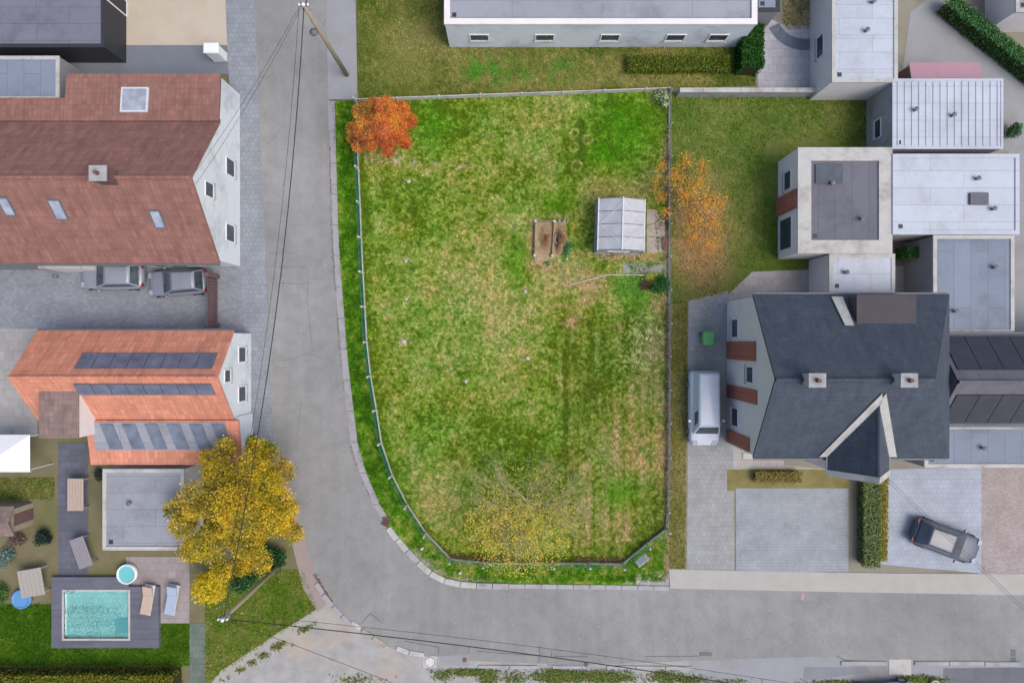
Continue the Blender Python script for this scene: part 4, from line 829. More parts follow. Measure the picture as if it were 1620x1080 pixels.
# ---------------------------------------------------------------- dug earth bed with corner posts
bed = thing('earth_bed', 'sandy dug earth bed framed by four concrete posts', 'garden bed', P(861, 379))
o0 = P(861, 379); cs = [(847, 351), (876.5, 351.5), (873, 405.5), (845.5, 405)]
gx, gy = np.meshgrid(np.linspace(843, 899, 57), np.linspace(349, 419, 71)); edge = np.minimum.reduce([gx - 845, 899 - gx - np.abs(gy - 378) * .28, gy - 350, 418 - gy - np.clip(gx - 858, 0, 99) * .55]) + 9 * (fbm(gx, gy, 9, 15, 3) - .55)
ht = .02 + .24 * gauss(gx, gy, 864, 378, 9, 20) - .1 * gauss(gx, gy, 879.5, 382, 2.6, 12) + .25 * gauss(gx, gy, 889, 378, 6, 20) + .1 * (fbm(gx, gy, 6, 5, 3) - .5); ht = np.where(edge > 0, ht, -.06); ht = np.maximum(ht, -.06) + .0
V = np.stack([(gx - 861) / 25, (379 - gy) / 25, ht + .06], -1).reshape(-1, 3); ii = np.arange(70)[:, None] * 57 + np.arange(56)[None]
F = np.stack([ii, ii + 57, ii + 58, ii + 1], -1).reshape(-1, 4)
nz = fbm(gx, gy, 5, 8, 3)[..., None]; cs_ = np.array([186, 162, 130]) + (nz - .5) * 40; dk = np.clip(gauss(gx, gy, 863, 378, 9, 19) + gauss(gx, gy, 888, 378, 10, 26) * .9, 0, 1)[..., None] * np.clip(.4 + (nz - .35) * 2.4, 0, 1)
cc = cs_ + (np.array([110, 80, 52]) - cs_) * dk; k2 = gauss(gx, gy, 880, 382, 3, 14)[..., None]; cc = cc + (np.array([70, 56, 44]) - cc) * k2 * .9
np_mesh('soil', V, F, An(cc).reshape(-1, 3), M['bed_soil'], bed, True)
for q in cs:
    v = P(*q) - o0; B().box(v.x - .075, v.x + .075, v.y - .075, v.y + .075, 0, .42).build('corner_post', M['post'], bed, bevel=.01)
for a, b_ in ((0, 1), (1, 2), (3, 0)):
    v, w_ = P(*cs[a]) - o0, P(*cs[b_]) - o0; z = Vector((0, 0, .2)); d = (w_ - v).normalized() * .08; B().bar(v + d + z, w_ - d + z, .03, .3).build('side_board', M['wood'], bed)
for a, b_, lb in (((885, 346), (885, 352), 'short grey timber stick standing beside the earth bed'), ((895, 344), (891.5, 352), 'thick grey timber offcut leaning beside the earth bed'), ((899, 344.5), (898, 349), 'small split timber block behind the earth bed')):
    o = B().bar(P(*a, .28), P(*b_, .06), .12, .1).build('timber', M['wood'], bevel=.012); tag(o, lb, 'timber')
tag(B().bar(P(877, 383, .28), P(880, 371, .3), .05, .04).bar(P(876, 376, .27), P(881, 386, .31), .04, .03).build('rubble', M['concrete'], bevel=.005), 'grey concrete rubble at the hole in the earth bed', 'rubble')

# ---------------------------------------------------------------- poles and wires
def pole(label, base, h, lamp=None, mat='pole', arm=0.0):
    t = thing('utility_pole', label, 'utility pole', base)
    B().tube([(0, 0, -.2), (0, 0, h * .5), (0, 0, h)], [.15, .125, .1], 10).build('shaft', M['polec'], t, True)
    B().bar((-.28, .02, h - .12), (.28, .02, h - .12), .08).bar((-.2, 0, h - .45), (.2, 0, h - .45), .06).build('crossarm', M['galv'], t)
    for s in (-.22, 0, .22): B().lathe([(.045, 0), (.06, .05), (.03, .09), (.045, .13), (.01, .16)], (s, .02, h - .08), 8).build('insulator', M['plastic_white'], t)
    B().lathe([(.06, 0), (.1, .06), (.03, .14)], (0, 0, h), 10).build('cap', M['plastic_white'], t)
    if lamp:
        d = Vector(lamp).normalized(); b_ = B(); pts = [Vector((0, 0, h - 1.4)) + d * .1, Vector((0, 0, h - 1.0)) + d * .45, Vector((0, 0, h - .95)) + d * .95]; b_.tube(pts, .03, 6).build('lamp_arm', M['galv'], t)
        e = pts[-1]; B().lathe([(.05, .12), (.13, .06), (.17, 0), (.15, -.05)], tuple(e), 12).build('lamp_head', M['alu_dark'], t)
        ring = [e + Vector((.2 * math.cos(a), .2 * math.sin(a), -.02)) for a in np.linspace(0, 6.283, 15)]; B().tube(ring, .018, 5, False).build('lamp_ring', M['dark'], t)
    return t
M['polec'] = surf('pole concrete', A(166, 156, 132), .16, 3, .9, 30, .3)
PH = 9.0
p1 = P(480, 8, PH); p2 = P(352, 980, PH); p3 = P(1885, 1215, PH); p0 = Vector((p1.x + 2.2, p1.y + 33, PH))
pole('concrete street pole with lamp and wires on the pavement north of the maple', (p1.x, p1.y, 0), PH, (.25, -1, 0))
pole('concrete pole at the road bend beside the yellow trees', (p2.x, p2.y, 0), PH)
pole('concrete pole on the south side of the road east of the drives', (p3.x, p3.y, 0), PH)
pole('concrete pole farther north along the street', (p0.x, p0.y, 0), PH)
p4 = P(1100, 1288, 7.0); pole('shorter concrete pole south of the gravel forecourt', (p4.x, p4.y, 0), 7.0)
def wire(label, a, b_, sag, r, group):
    a = Vector(a); b_ = Vector(b_); pts = []
    for k in range(33):
        t_ = k / 32; q = a.lerp(b_, t_); q.z -= sag * 4 * t_ * (1 - t_); pts.append(q)
    return tag(B().tube(pts, r, 5).build('overhead_wire', M['wire'], smooth=True), label, 'wire', group)
def off(p_, x=0, y=0, z=0): return p_ + Vector((x, y, z))
wire('thick black cable sagging along the side street between two poles', off(p1, 0, 0, -.1), off(p2, 0, 0, -.1), 1.75, .026, 'street cables')
wire('thin grey wire running beside the thick cable along the side street', off(p1, -.25, 0, -.1), off(p2, -.4, 0, -.2), 1.6, .011, 'street wires')
wire('thick black cable crossing above the road along the south side', off(p2, 0, 0, -.1), off(p3, 0, 0, -.1), 1.5, .026, 'street cables')
wire('thin black wire above the thick cable along the south road', off(p2, .25, .3, 0), off(p3, .25, .6, 0), 1.6, .011, 'street wires')
wire('thick black cable leaving the lamp pole northwards', off(p1, .1, .1, -.1), off(p0, 0, 0, -.1), .6, .026, 'street cables')
wire('thin wire leaving the lamp pole northwards', off(p1, -.2, .1, -.1), off(p0, -.2, 0, -.1), .6, .011, 'street wires')
wire('thin single wire hanging over the gravel forecourt', off(p2, .1, -.1, -.2), off(p4, 0, 0, -.1), .6, .013, 'street wires')
gable = Vector((-17.15, 8.9, 6.2))
for k in range(2): wire('thin service wire from the lamp pole to the white gable', off(p1, -.25 + .12 * k, 0, -.15), off(gable, 0, .3 - .7 * k, 0), .35, .009, 'service wires')
for k in range(2): wire('thin service wire from the corner pole to the slate roofed house', off(p3, .1 + .2 * k, .1, -.2), (19.8 + .2 * k, -6.55, 4.7), .3, .009, 'service wires')
# ---------------------------------------------------------------- buildings
def window(par, side, u, z0, w, h, edge, rel, kind='window', mat_f='plastic_white'):
    # side: wall the opening is in; edge: wall plane coordinate; u: centre along the wall
    t = .05
    def bx(b, ua, ub, za, zb, da, db):
        s = 1 if side in 'EN' else -1; lo, hi = sorted((edge + s * da, edge + s * db))
        if side in 'EW': b.box(lo - rel.x, hi - rel.x, ua - rel.y, ub - rel.y, za, zb)
        else: b.box(ua - rel.x, ub - rel.x, lo - rel.y, hi - rel.y, za, zb)
        return b
    f = B(); f_ = .07
    bx(f, u - w / 2, u + w / 2, z0, z0 + f_, .002, t); bx(f, u - w / 2, u + w / 2, z0 + h - f_, z0 + h, .002, t)
    bx(f, u - w / 2, u - w / 2 + f_, z0 + f_, z0 + h - f_, .002, t); bx(f, u + w / 2 - f_, u + w / 2, z0 + f_, z0 + h - f_, .002, t)
    o = f.build(kind, M[mat_f], par)
    if kind == 'window':
        bx(B(), u - w / 2 + f_, u + w / 2 - f_, z0 + f_, z0 + h - f_, .002, .02).build('pane', M['pane'], o)
        bx(B(), u - w / 2 - .05, u + w / 2 + .05, z0 - .06, z0 - .003, .002, .12).build('sill', M['concrete'], o)
    else:
        bx(B(), u - w / 2 + f_, u + w / 2 - f_, z0 + f_, z0 + h - f_, .002, .03).build('door_leaf', M['dark'] if mat_f == 'plastic_white' else M['wood'], o)
        bx(B(), u + w / 2 - .2, u + w / 2 - .16, z0 + h * .45, z0 + h * .52, .03, .07).build('handle', M['galv'], o)
    return o
def flat_building(name, label, cat, x0, x1, y0, y1, h, wall, roof, parapet=.12, pw=.18, cap='concrete_pale', wins=(), group=None, into=None):
    if into is None: t = thing(name, label, cat, ((x0 + x1) / 2, (y0 + y1) / 2, 0), 0, group)
    else: t = into
    r = t.location.copy()
    B().box(x0 - r.x, x1 - r.x, y0 - r.y, y1 - r.y, -.01, h).build('wall', M[wall], t)
    B().box(x0 + pw - r.x, x1 - pw - r.x, y0 + pw - r.y, y1 - pw - r.y, h + .002, h + .04).build('roof', M[roof], t)
    b = B()
    b.box(x0 - .04 - r.x, x1 + .04 - r.x, y0 - .04 - r.y, y0 + pw - r.y, h + .001, h + parapet); b.box(x0 - .04 - r.x, x1 + .04 - r.x, y1 - pw - r.y, y1 + .04 - r.y, h + .001, h + parapet)
    b.box(x0 - .04 - r.x, x0 + pw - r.x, y0 + pw - r.y, y1 - pw - r.y, h + .001, h + parapet); b.box(x1 - pw - r.x, x1 + .04 - r.x, y0 + pw - r.y, y1 - pw - r.y, h + .001, h + parapet)
    b.build('parapet', M[cap], t)
    rr = random.Random(label or name)
    for q in range(1 + int((x1 - x0) * (y1 - y0) > 25)):
        u_, v_ = rr.uniform(x0 + .9, x1 - .9) - r.x, rr.uniform(y0 + .9, min(y1 - .9, y0 + 6)) - r.y
        B().lathe([(.09, h + .041), (.09, h + .28), (.14, h + .29), (.14, h + .33), (.03, h + .37)], (u_, v_, 0), 10).build('vent_pipe', M['alu_dark'], t)
    u_, v_ = x0 + pw + .25 - r.x, y0 + pw + .25 - r.y
    B().box(u_ - .12, u_ + .12, v_ - .12, v_ + .12, h + .041, h + .06).build('roof_drain', M['dark'], t)
    for w in wins:
        e = {'E': x1, 'W': x0, 'N': y1, 'S': y0}[w[0]]; window(t, w[0], w[1], w[2], w[3], w[4], e, r, *(w[5:]))
    return t
def slab(b, p, th):                        # roof slab from 4 top corners (low-a, low-b, high-b, high-a)
    n = (Vector(p[1]) - Vector(p[0])).cross(Vector(p[3]) - Vector(p[0])).normalized()
    if n.z < 0: n = -n
    return b.hexa([Vector(q) - n * th for q in p] + [Vector(q) for q in p])
def gable_house(name, label, x0, x1, y0, y1, eh, rh, wall, roof, ov=.25, wins=(), hip_e=0.0, ridge_mat=None):
    t = thing(name, label, 'house', ((x0 + x1) / 2, (y0 + y1) / 2, 0)); r = t.location.copy(); ax, bx_ = x0 - r.x, x1 - r.x; ay, by = y0 - r.y, y1 - r.y; my = 0; k = (rh - eh) / (by - my)
    th = .14
    xe = bx_ - hip_e
    B().add([(ax, ay, 0), (bx_, ay, 0), (bx_, by, 0), (ax, by, 0), (ax, ay, eh - th), (bx_, ay, eh - th), (bx_, by, eh - th), (ax, by, eh - th), (ax, my, rh - th), (xe, my, rh - th)],
            [(3, 2, 1, 0), (0, 1, 5, 4), (2, 3, 7, 6), (1, 2, 6, 9, 5) if not hip_e else (1, 2, 6, 5), (3, 0, 4, 8, 7)] + ([(5, 6, 9)] if hip_e else [])).build('wall', M[wall], t)
    oe = ov if not hip_e else 0
    for s in (-1, 1):
        yl = s * (by + ov); zl = eh - ov * k
        slab(B(), [(ax - .08, yl, zl), ((bx_ + oe * .3) if not hip_e else bx_ + ov, yl, zl), (xe + (.08 if not hip_e else 0), 0, rh), (ax - .08, 0, rh)], th - .01).build('roof_slope', M[roof], t)
        B().tube([(ax - .05, yl + s * .05, zl - .05), (bx_ + .05, yl + s * .05, zl - .05)], .06, 6).build('gutter', M['alu_dark'], t)
    if hip_e: slab(B(), [(bx_ + ov, ay - ov, eh - ov * k), (bx_ + ov, by + ov, eh - ov * k), (xe + .01, .01, rh), (xe + .01, -.01, rh)], th - .01).build('roof_slope', M[roof], t)
    n = max(2, int((xe - ax) / .42))
    me = None
    for i in range(n):
        xa = ax - .08 + (xe - ax + .1) * i / n
        if me is None: me = B().tube([(0, 0, 0), ((xe - ax + .1) / n - .015, 0, .012)], .11, 8).mesh('ridge_tile')
        o = link('ridge_tile', me, M[ridge_mat or roof], t); o.location = (xa, 0, rh - .01)
    for w in wins:
        e = {'E': x1, 'W': x0, 'N': y1, 'S': y0}[w[0]]; window(t, w[0], w[1], w[2], w[3], w[4], e, r, *(w[5:]))
    t['_k'] = k; return t
def on_slope(t, y0, y1, eh, rh, px_, side):   # helper: height of the roof plane at world y
    my = (y0 + y1) / 2; k = (rh - eh) / ((y1 - y0) / 2); return lambda yy: rh - abs(yy - my) * k
def slope_panel(par, name, x0, x1, ya, yb, zf, th, mat, lift=.03, frame=None, fw=.06):
    r = par.location
    def q(x, y_): return (x - r.x, y_ - r.y, zf(y_) + lift + th)
    p = [q(x0, ya), q(x1, ya), q(x1, yb), q(x0, yb)]
    o = slab(B(), p, th).build(name, M[frame or mat], par)
    if frame:
        g = .004; n = Vector((0, 0, g)); s = 1 if yb > ya else -1
        o2 = slab(B(), [Vector(q(x0 + fw, ya + fw * s)) + n, Vector(q(x1 - fw, ya + fw * s)) + n, Vector(q(x1 - fw, yb - fw * s)) + n, Vector(q(x0 + fw, yb - fw * s)) + n], .01).build('pane', M[mat], o)
    return o
def chimney(par, x, y_, z0, z1, w=.6, d=.5, mat='brick', capm='concrete'):
    r = par.location; o = B().box(x - w / 2 - r.x, x + w / 2 - r.x, y_ - d / 2 - r.y, y_ + d / 2 - r.y, z0, z1).build('chimney', M[mat], par)
    B().box(x - w / 2 - .06 - r.x, x + w / 2 + .06 - r.x, y_ - d / 2 - .06 - r.y, y_ + d / 2 + .06 - r.y, z1 + .001, z1 + .08).build('cap', M[capm], o)
    B().lathe([(.12, z1 + .08), (.1, z1 + .35)], (x - r.x, y_ - r.y, 0), 10).build('flue', M['rust'], o)

# --- west: long house with brown red tiles and white street gable
hx1 = -17.2; y0, y1, eh, rh = 4.75, 12.75, 3.3, 6.8
h1 = gable_house('farmhouse', 'long house with brown red tiled roof and white gable facing the street', -37, hx1, y0, y1, eh, rh, 'white_wall', 'tile_brown', .2,
                 [('E', 6.6, .9, 1.1, 1.3), ('E', 10.6, .9, 1.1, 1.3), ('E', 8.6, 3.9, .9, 1.1), ('S', -19.5, .9, 1.2, 1.2), ('S', -24.2, .9, 1.2, 1.2), ('S', -22, .02, 1.0, 2.1, 'door')])
zf = on_slope(h1, y0, y1, eh, rh, 0, 1)
for px_, py_, s in ((12, 328, .45), (93, 333, .5), (250, 348, .45)):
    z = 4.7; c = P(px_, py_, z); z = zf(c.y); c = P(px_, py_, z); z = zf(c.y); c = P(px_, py_, z); slope_panel(h1, 'skylight', c.x - s * .7, c.x + s * .7, c.y - s, c.y + s, zf, .07, 'skylight', .0, 'alu_dark', .08)
c = P(163, 272, 7.2); chimney(h1, c.x, 8.75, 6.2, 7.6, .8, .7, 'rust_wall')
r = h1.location
ext = B(); slab(ext, [(X(105, 3.0) - r.x, 15.75 - r.y, 3.0), (hx1 - r.x + .05, 15.75 - r.y, 3.0), (hx1 - r.x + .05, 12.9 - r.y, 3.28), (X(105, 3.0) - r.x, 12.9 - r.y, 3.28)], .12).build('annex_roof', M['tile_brown'], h1)
slab(B(), [(-37 - r.x, 14.3 - r.y, 3.1), (X(105, 3.0) - .02 - r.x, 14.3 - r.y, 3.1), (X(105, 3.0) - .02 - r.x, 12.9 - r.y, 3.28), (-37 - r.x, 12.9 - r.y, 3.28)], .12).build('annex_roof', M['tile_brown'], h1)
B().box(X(105, 3.0) - r.x, hx1 - .01 - r.x, 12.751 - r.y, 15.6 - r.y, 0, 2.86).build('annex_wall', M['white_wall'], h1)
B().box(-37 - r.x, X(105, 3.0) - .01 - r.x, 12.751 - r.y, 14.2 - r.y, 0, 2.96).build('annex_wall', M['grey_wall'], h1)
c = P(213, 158, 3.2); zz = lambda yy: 3.0 + (15.75 - yy) * .098
slope_panel(h1, 'skylight', c.x - .8, c.x + .8, c.y - .75, c.y + .75, zz, .1, 'skylight', .0, 'alu', .1)
flat_building('shed', 'low blue grey flat roofed shed behind the farmhouse', 'shed', -37, X(94, 2.6), 14.36, 16.9, 2.6, 'grey_wall', 'roof_blue', .08)
t = flat_building('garage', 'flat roofed garage with dark purple grey roof beside the beige yard', 'garage', -37, X(166, 2.3), 17.6, 28, 2.3, 'dark', 'roof_slate_flat', .1, cap='dark', wins=[('E', 21, .02, 1.0, 2.1, 'door'), ('E', 24.5, 1, 1.2, .9)])
flat_building('lean_to_shed', 'white flat lean-to against the farmhouse yard wall', 'shed', X(62, 2.4), X(128, 2.4), Y(424, 2.4), 4.7, 2.4, 'cream_wall', 'roof_white', .08)
flat_building('lean_to_shed', 'pale grey flat lean-to beside the white one in the courtyard', 'shed', -37, X(58, 2.4), Y(420, 2.4), 4.68, 2.3, 'grey_wall', 'roof_grey', .08)
t = thing('electricity_cabinet', 'white cabinet standing at the street corner of the beige yard', 'cabinet', P(350, 92)); B().box(-.45, .45, -.3, .3, 0, .15).build('plinth', M['concrete'], t); B().box(-.42, .42, -.27, .27, .151, 1.5).build('housing', M['plastic_white'], t, bevel=.02)
B().box(.02, .38, -.29, -.275, .25, 1.4).build('door', M['plastic_white'], t); B().hexa([(-.47, -.33, 1.5), (.47, -.33, 1.5), (.47, .33, 1.5), (-.47, .33, 1.5), (-.4, -.25, 1.58), (.4, -.25, 1.58), (.4, .25, 1.58), (-.4, .25, 1.58)]).build('lid', M['plastic_white'], t)
t = thing('gate', 'dark brown metal gate closing the courtyard towards the street', 'gate', P(345, 478), R(90))
for k in range(14): x = -1.25 + k * .19; B().box(x, x + .15, -.02, .02, .1, 1.5).build('slat', M['rust_wall'], t)
B().box(-1.3, 1.45, .021, .06, .2, .3).box(-1.3, 1.45, .021, .06, 1.25, 1.35).build('rail', M['dark'], t)
for s in (-1.45, 1.6): B().box(s - .13, s + .13, -.13, .13, 0, 1.75).build('gate_post', M['rust_wall'], t, bevel=.02)

# --- west: orange tiled house with solar panels
x1, y0, y1, eh, rh = -16.5, -4.5, .5, 2.95, 5.2
h2 = gable_house('orange_house', 'orange tiled house with solar panels and white gable facing the street', -28, x1, y0, y1, eh, rh, 'white_wall', 'tile_orange', .15, [('E', -3.2, .9, 1.0, 1.2), ('E', -.8, .9, 1.0, 1.2), ('E', -2, 3.2, .8, .9)])
zf = on_slope(h2, y0, y1, eh, rh, 0, 1); r = h2.location
xs = np.linspace(X(128, 4.2), X(343, 4.2), 9)
for a, b_ in zip(xs[:-1], xs[1:]):
    slope_panel(h2, 'solar_panel', a + .02, b_ - .02, -.65, -1.5, zf, .04, 'solar', .06, 'alu_dark', .03)
    slope_panel(h2, 'solar_panel', a + .02, b_ - .02, -3.05, -2.4, zf, .04, 'solar', .06, 'alu_dark', .03)
B().box(X(62, 4.4) - r.x, X(125, 4.4) - r.x, Y(692, 4.4) - r.y, -2.12 - r.y, 2.0, 4.4).build('wing_wall', M['cream_wall'], h2)
B().box(X(62, 4.4) - r.x + .02, X(125, 4.4) - r.x + .02, Y(692, 4.4) - r.y - .03, -2.15 - r.y, 4.401, 4.47).build('wing_roof', M['tile_old'], h2)
B().box(X(62, 4.4) - r.x + .05, X(125, 4.4) - r.x - .05, Y(692, 4.4) - r.y + .02, -4.6 - r.y, 0, 1.999).build('wing_wall', M['cream_wall'], h2)
ax_, bx_ = X(138, 2.8), -16.1; za = lambda yy: 3.0 + (yy + 4.62) * .2
slab(B(), [(ax_ - r.x, -7.35 - r.y, za(-7.35)), (bx_ - r.x, -7.35 - r.y, za(-7.35)), (bx_ - r.x, -4.66 - r.y, za(-4.66)), (ax_ - r.x, -4.66 - r.y, za(-4.66))], .12).build('annex_roof', M['tile_orange'], h2)
B().box(ax_ + .1 - r.x, bx_ - .3 - r.x, -7.15 - r.y, -4.51 - r.y, 0, 2.3).build('annex_wall', M['white_wall'], h2)
o = slope_panel(h2, 'panel_bed', X(147, 2.9), X(358, 2.9), -6.45, -4.75, za, .03, 'roof_grey', .02)
for k in range(6):
    xa = X(160 + 35.2 * k, 2.9); xb = X(180 + 35.2 * k, 2.9); q = lambda x, y_, u: (x - r.x, y_ - r.y, za(y_) + .11 + u)
    slab(B(), [q(xa + .45, -6.38, 0), q(xb + .45, -6.38, .0), q(xb, -4.85, .0), q(xa, -4.85, 0)], .035).build('solar_panel', M['solar_d'], h2)
flat_building('garage', 'pale grey flat roofed garage partly under the yellow tree', 'garage', X(165, 2.5), X(292, 2.5), Y(868, 2.5), Y(742, 2.5), 2.5, 'cream_wall', 'roof_grey', .12, wins=[('E', -10, .02, 1.0, 2.0, 'door')])

# --- north: long grey building
flat_building('long_building', 'long building with grey flat roof and pale wall north of the plot', 'building', X(704, 3.1), X(1196, 3.1), 18.6, 34, 3.1, 'white_wall', 'roof_grey', .14, .3, 'cream_wall', [('S', x, .95, 1.2, .9) for x in (-2, 2, 6, 10, 12.6)])
flat_building('outbuilding', 'dark blue grey flat roofed outbuilding attached to the long building', 'shed', 14.45, X(1232, 2.6), Y(18, 2.6), 34, 2.6, 'grey_wall', 'roof_blue', .08, cap='dark')
t = flat_building('white_hall', 'long white roofed hall beside the small olive lawn', 'building', X(1316, 3), X(1418, 3), 15.25, 34, 3.0, 'cream_wall', 'roof_white', .1, wins=[('W', 18, 1, 1.4, 1), ('W', 22, .02, 1, 2.1, 'door')])
for k in range(9): yv = 15.8 + k * 2.0; B().box(X(1316, 3) + .25 - t.location.x, X(1418, 3) - .25 - t.location.x, yv - t.location.y, yv + .05 - t.location.y, 3.045, 3.075).build('seam', M['roof_white'], t)
# garden wall
t = thing('garden_wall', 'low concrete garden wall along the top of the neat lawn', 'wall', (16, 15.55, 0))
for k in range(8): xa = -5.6 + k * 1.45; B().box(xa, xa + 1.44, -.1, .1, 0, .9).build('wall_panel', M['concrete'], t); B().box(xa, xa + 1.44, -.14, .14, .901, .96).build('coping', M['concrete_pale'], t)
# --- east: white roofed sheds
t = flat_building('storage_shed', 'shed with white corrugated roof and red lean-to', 'shed', X(1412, 3), X(1585, 3), 11.35, 15.4, 3.0, 'concrete', 'roof_white', .07, .1, 'roof_white', [('W', 13, 1, 1.2, .8)])
r = t.location
xa = X(1412, 3) + .25
while xa < X(1585, 3) - .3: B().box(xa - r.x, xa + .09 - r.x, 11.5 - r.y, 15.25 - r.y, 3.042, 3.075).build('corrugation', M['roof_white'], t); xa += .42
slab(B(), [(X(1440, 2.4) - r.x, 16.7 - r.y, 2.3), (X(1552, 2.4) - r.x, 16.7 - r.y, 2.3), (X(1552, 2.4) - r.x, 15.43 - r.y, 2.6), (X(1440, 2.4) - r.x, 15.43 - r.y, 2.6)], .08).build('lean_to_roof', surf('faded red sheet', A(190, 150, 162), .1, 1, .7, 20, .2), t)
B().box(X(1440, 2.4) + .1 - r.x, X(1552, 2.4) - .1 - r.x, 15.44 - r.y, 16.6 - r.y, 0, 2.21).build('lean_to_wall', M['rust_wall'], t)
t = flat_building('workshop', 'workshop with broad white flat roof and dark roof vent', 'building', X(1412, 3.1), X(1610, 3.1), 6.3, 10.95, 3.1, 'concrete', 'roof_white', .1, .2, 'roof_white', [('W', 7.5, .02, 1.0, 2.1, 'door'), ('W', 9.6, 1, 1.2, .8)])
r = t.location; c = P(1550, 314, 3.3); B().box(c.x - .55 - r.x, c.x + .55 - r.x, c.y - .35 - r.y, c.y + .35 - r.y, 3.142, 3.3).build('roof_vent', M['roof_dark'], t, bevel=.03)
t = flat_building('extension', 'flat roofed extension with pale rim and dark grey roof', 'building', X(1262, 3), X(1409, 3), 5.2, 11.35, 3.0, 'cream_wall', 'roof_dark', .12, .75, 'concrete_pale', [('W', 6.6, .3, 2.0, 1.9), ('W', 9.8, 1, 1.2, 1.1)])
r = t.location; B().box(X(1262, 3) - .13 - r.x, X(1262, 3) - .002 - r.x, 7.9 - r.y, 9.0 - r.y, 0, 2.9).build('brick_pier', M['brick'], t)
B().box(X(1262, 3) + 1.0 - r.x, X(1262, 3) + 2.6 - r.x, 9.3 - r.y, 10.4 - r.y, 3.042, 3.12).build('roof_light', M['pane'], t)
flat_building('link_building', 'pale flat roofed link between extension and slate roofed house', 'building', X(1312, 2.8), X(1414, 2.8), 2.85, 5.14, 2.8, 'cream_wall', 'roof_white', .08)
flat_building('annex', 'annex with blue grey flat roof east of the slate roofed house', 'building', X(1476, 3), X(1602, 3), .5, 6.2, 3.0, 'grey_wall', 'roof_blue', .1)
# --- east: slate roofed house
x0, x1, y0, y1, eh, rh = 13.6, 24.4, -6.4, 2.5, 5.0, 8.2
h3 = gable_house('slate_house', 'two storey house with dark slate roof and pale gable', x0, x1, y0, y1, eh, rh, 'cream_wall', 'slate', .15, [('W', -4.6, .9, 1.2, 1.3), ('W', .8, .9, 1.2, 1.3), ('W', -1.9, 3.6, 1.0, 1.2), ('S', 15.2, .9, 1.4, 1.3), ('S', 22, .9, 1.4, 1.3)], 2.7)
zf = on_slope(h3, y0, y1, eh, rh, 0, 1); r = h3.location
for (ya, yb, za_, zb_) in ((-2.6, -.7, 2.2, 5.2), (-5.9, -4.1 + .0, .6, 3.4)): pass
B().box(x0 - .09 - r.x, x0 - .003 - r.x, -3.5 - r.y, -2.7 - r.y, .2, 5.4).build('brick_panel', M['brick'], h3)
B().box(x0 - .09 - r.x, x0 - .003 - r.x, -1.1 - r.y, -.0 - r.y, .2, 5.2).build('brick_panel', M['brick'], h3)
B().box(x0 - .09 - r.x, x0 - .003 - r.x, -6.3 - r.y, -5.5 - r.y, .2, 4.2).build('brick_panel', M['brick'], h3)
for px_ in (1288, 1432): c = P(px_, 598, 8.6); chimney(h3, c.x, -1.95, 7.6, 8.9, .75, .6, 'concrete_pale', 'concrete')
# south cross gable with pale verges
gx = X(1390, 7.2); gy = -7.3; gr = 7.2
def gq(x, y_, z): return (x - r.x, y_ - r.y, z)
gw_ = 1.75
for s in (-1, 1):
    slab(B(), [gq(gx + s * gw_, gy, 5.06), gq(gx + s * gw_, -6.4, 5.06), gq(gx, -3.3, gr + .08), gq(gx, gy, gr + .08)], .1).build('dormer_roof', M['slate'], h3)
    B().bar(gq(gx + s * gw_, gy - .02, 5.05), gq(gx, gy - .02, gr + .06), .34, .08).build('dormer_verge', M['concrete_pale'], h3)
    B().bar(gq(gx + s * (gw_ - .05), gy + .2, 5.06), gq(gx + s * (gw_ - .05), -5.6, 5.06), .2, .06).build('valley_gutter', M['alu_dark'], h3)
    slab(B(), [gq(gx + s * (gw_ - .15), -6.45, zf(-6.45) + .1), gq(gx + s * (gw_ + .42), -6.45, zf(-6.45) + .1), gq(gx + s * .1, -2.7, zf(-2.7) + .1), gq(gx - s * .1, -3.25, zf(-3.25) + .1)], .04).build('valley_flashing', M['concrete_pale'], h3)
B().add([gq(gx - gw_ + .1, gy + .1, 0), gq(gx + gw_ - .1, gy + .1, 0), gq(gx + gw_ - .1, -6.41, 0), gq(gx - gw_ + .1, -6.41, 0), gq(gx - gw_ + .1, gy + .1, 4.85), gq(gx + gw_ - .1, gy + .1, 4.85), gq(gx + gw_ - .1, -6.41, 4.85), gq(gx - gw_ + .1, -6.41, 4.85), gq(gx, gy + .1, gr - .2), gq(gx, -6.41, gr - .2)], [(3, 2, 1, 0), (0, 1, 5, 8, 4), (1, 2, 6, 5), (2, 3, 7, 9, 6), (3, 0, 4, 7), (4, 8, 9, 7), (8, 5, 6, 9)]).build('dormer_wall', M['cream_wall'], h3)
# north flat dormer and pale valley
B().box(X(1356, 6) - r.x, X(1446, 6) - r.x, .6 - r.y, 2.45 - r.y, 4.9, 6.0).build('dormer_wall', M['rust_wall'], h3)
B().box(X(1354, 6) - r.x, X(1448, 6) - r.x, .3 - r.y, 2.55 - r.y, 6.001, 6.1).build('dormer_roof', surf('brown black felt', A(84, 78, 84), .2, 1, .8, 20, .3), h3)
slab(B(), [gq(X(1322, 5.6), 2.5, 5.12), gq(X(1340, 5.6), 2.5, 5.12), gq(X(1350, 6.2), .9, zf(.9) + .12), gq(X(1336, 6.2), .9, zf(.9) + .12)], .06).build('valley_flashing', M['concrete_pale'], h3)
B().box(x0 - r.x + .1, x1 - 4.5 - r.x, -6.95 - r.y, -6.6 - r.y, 2.6, 2.75).build('canopy', M['concrete_pale'], h3)
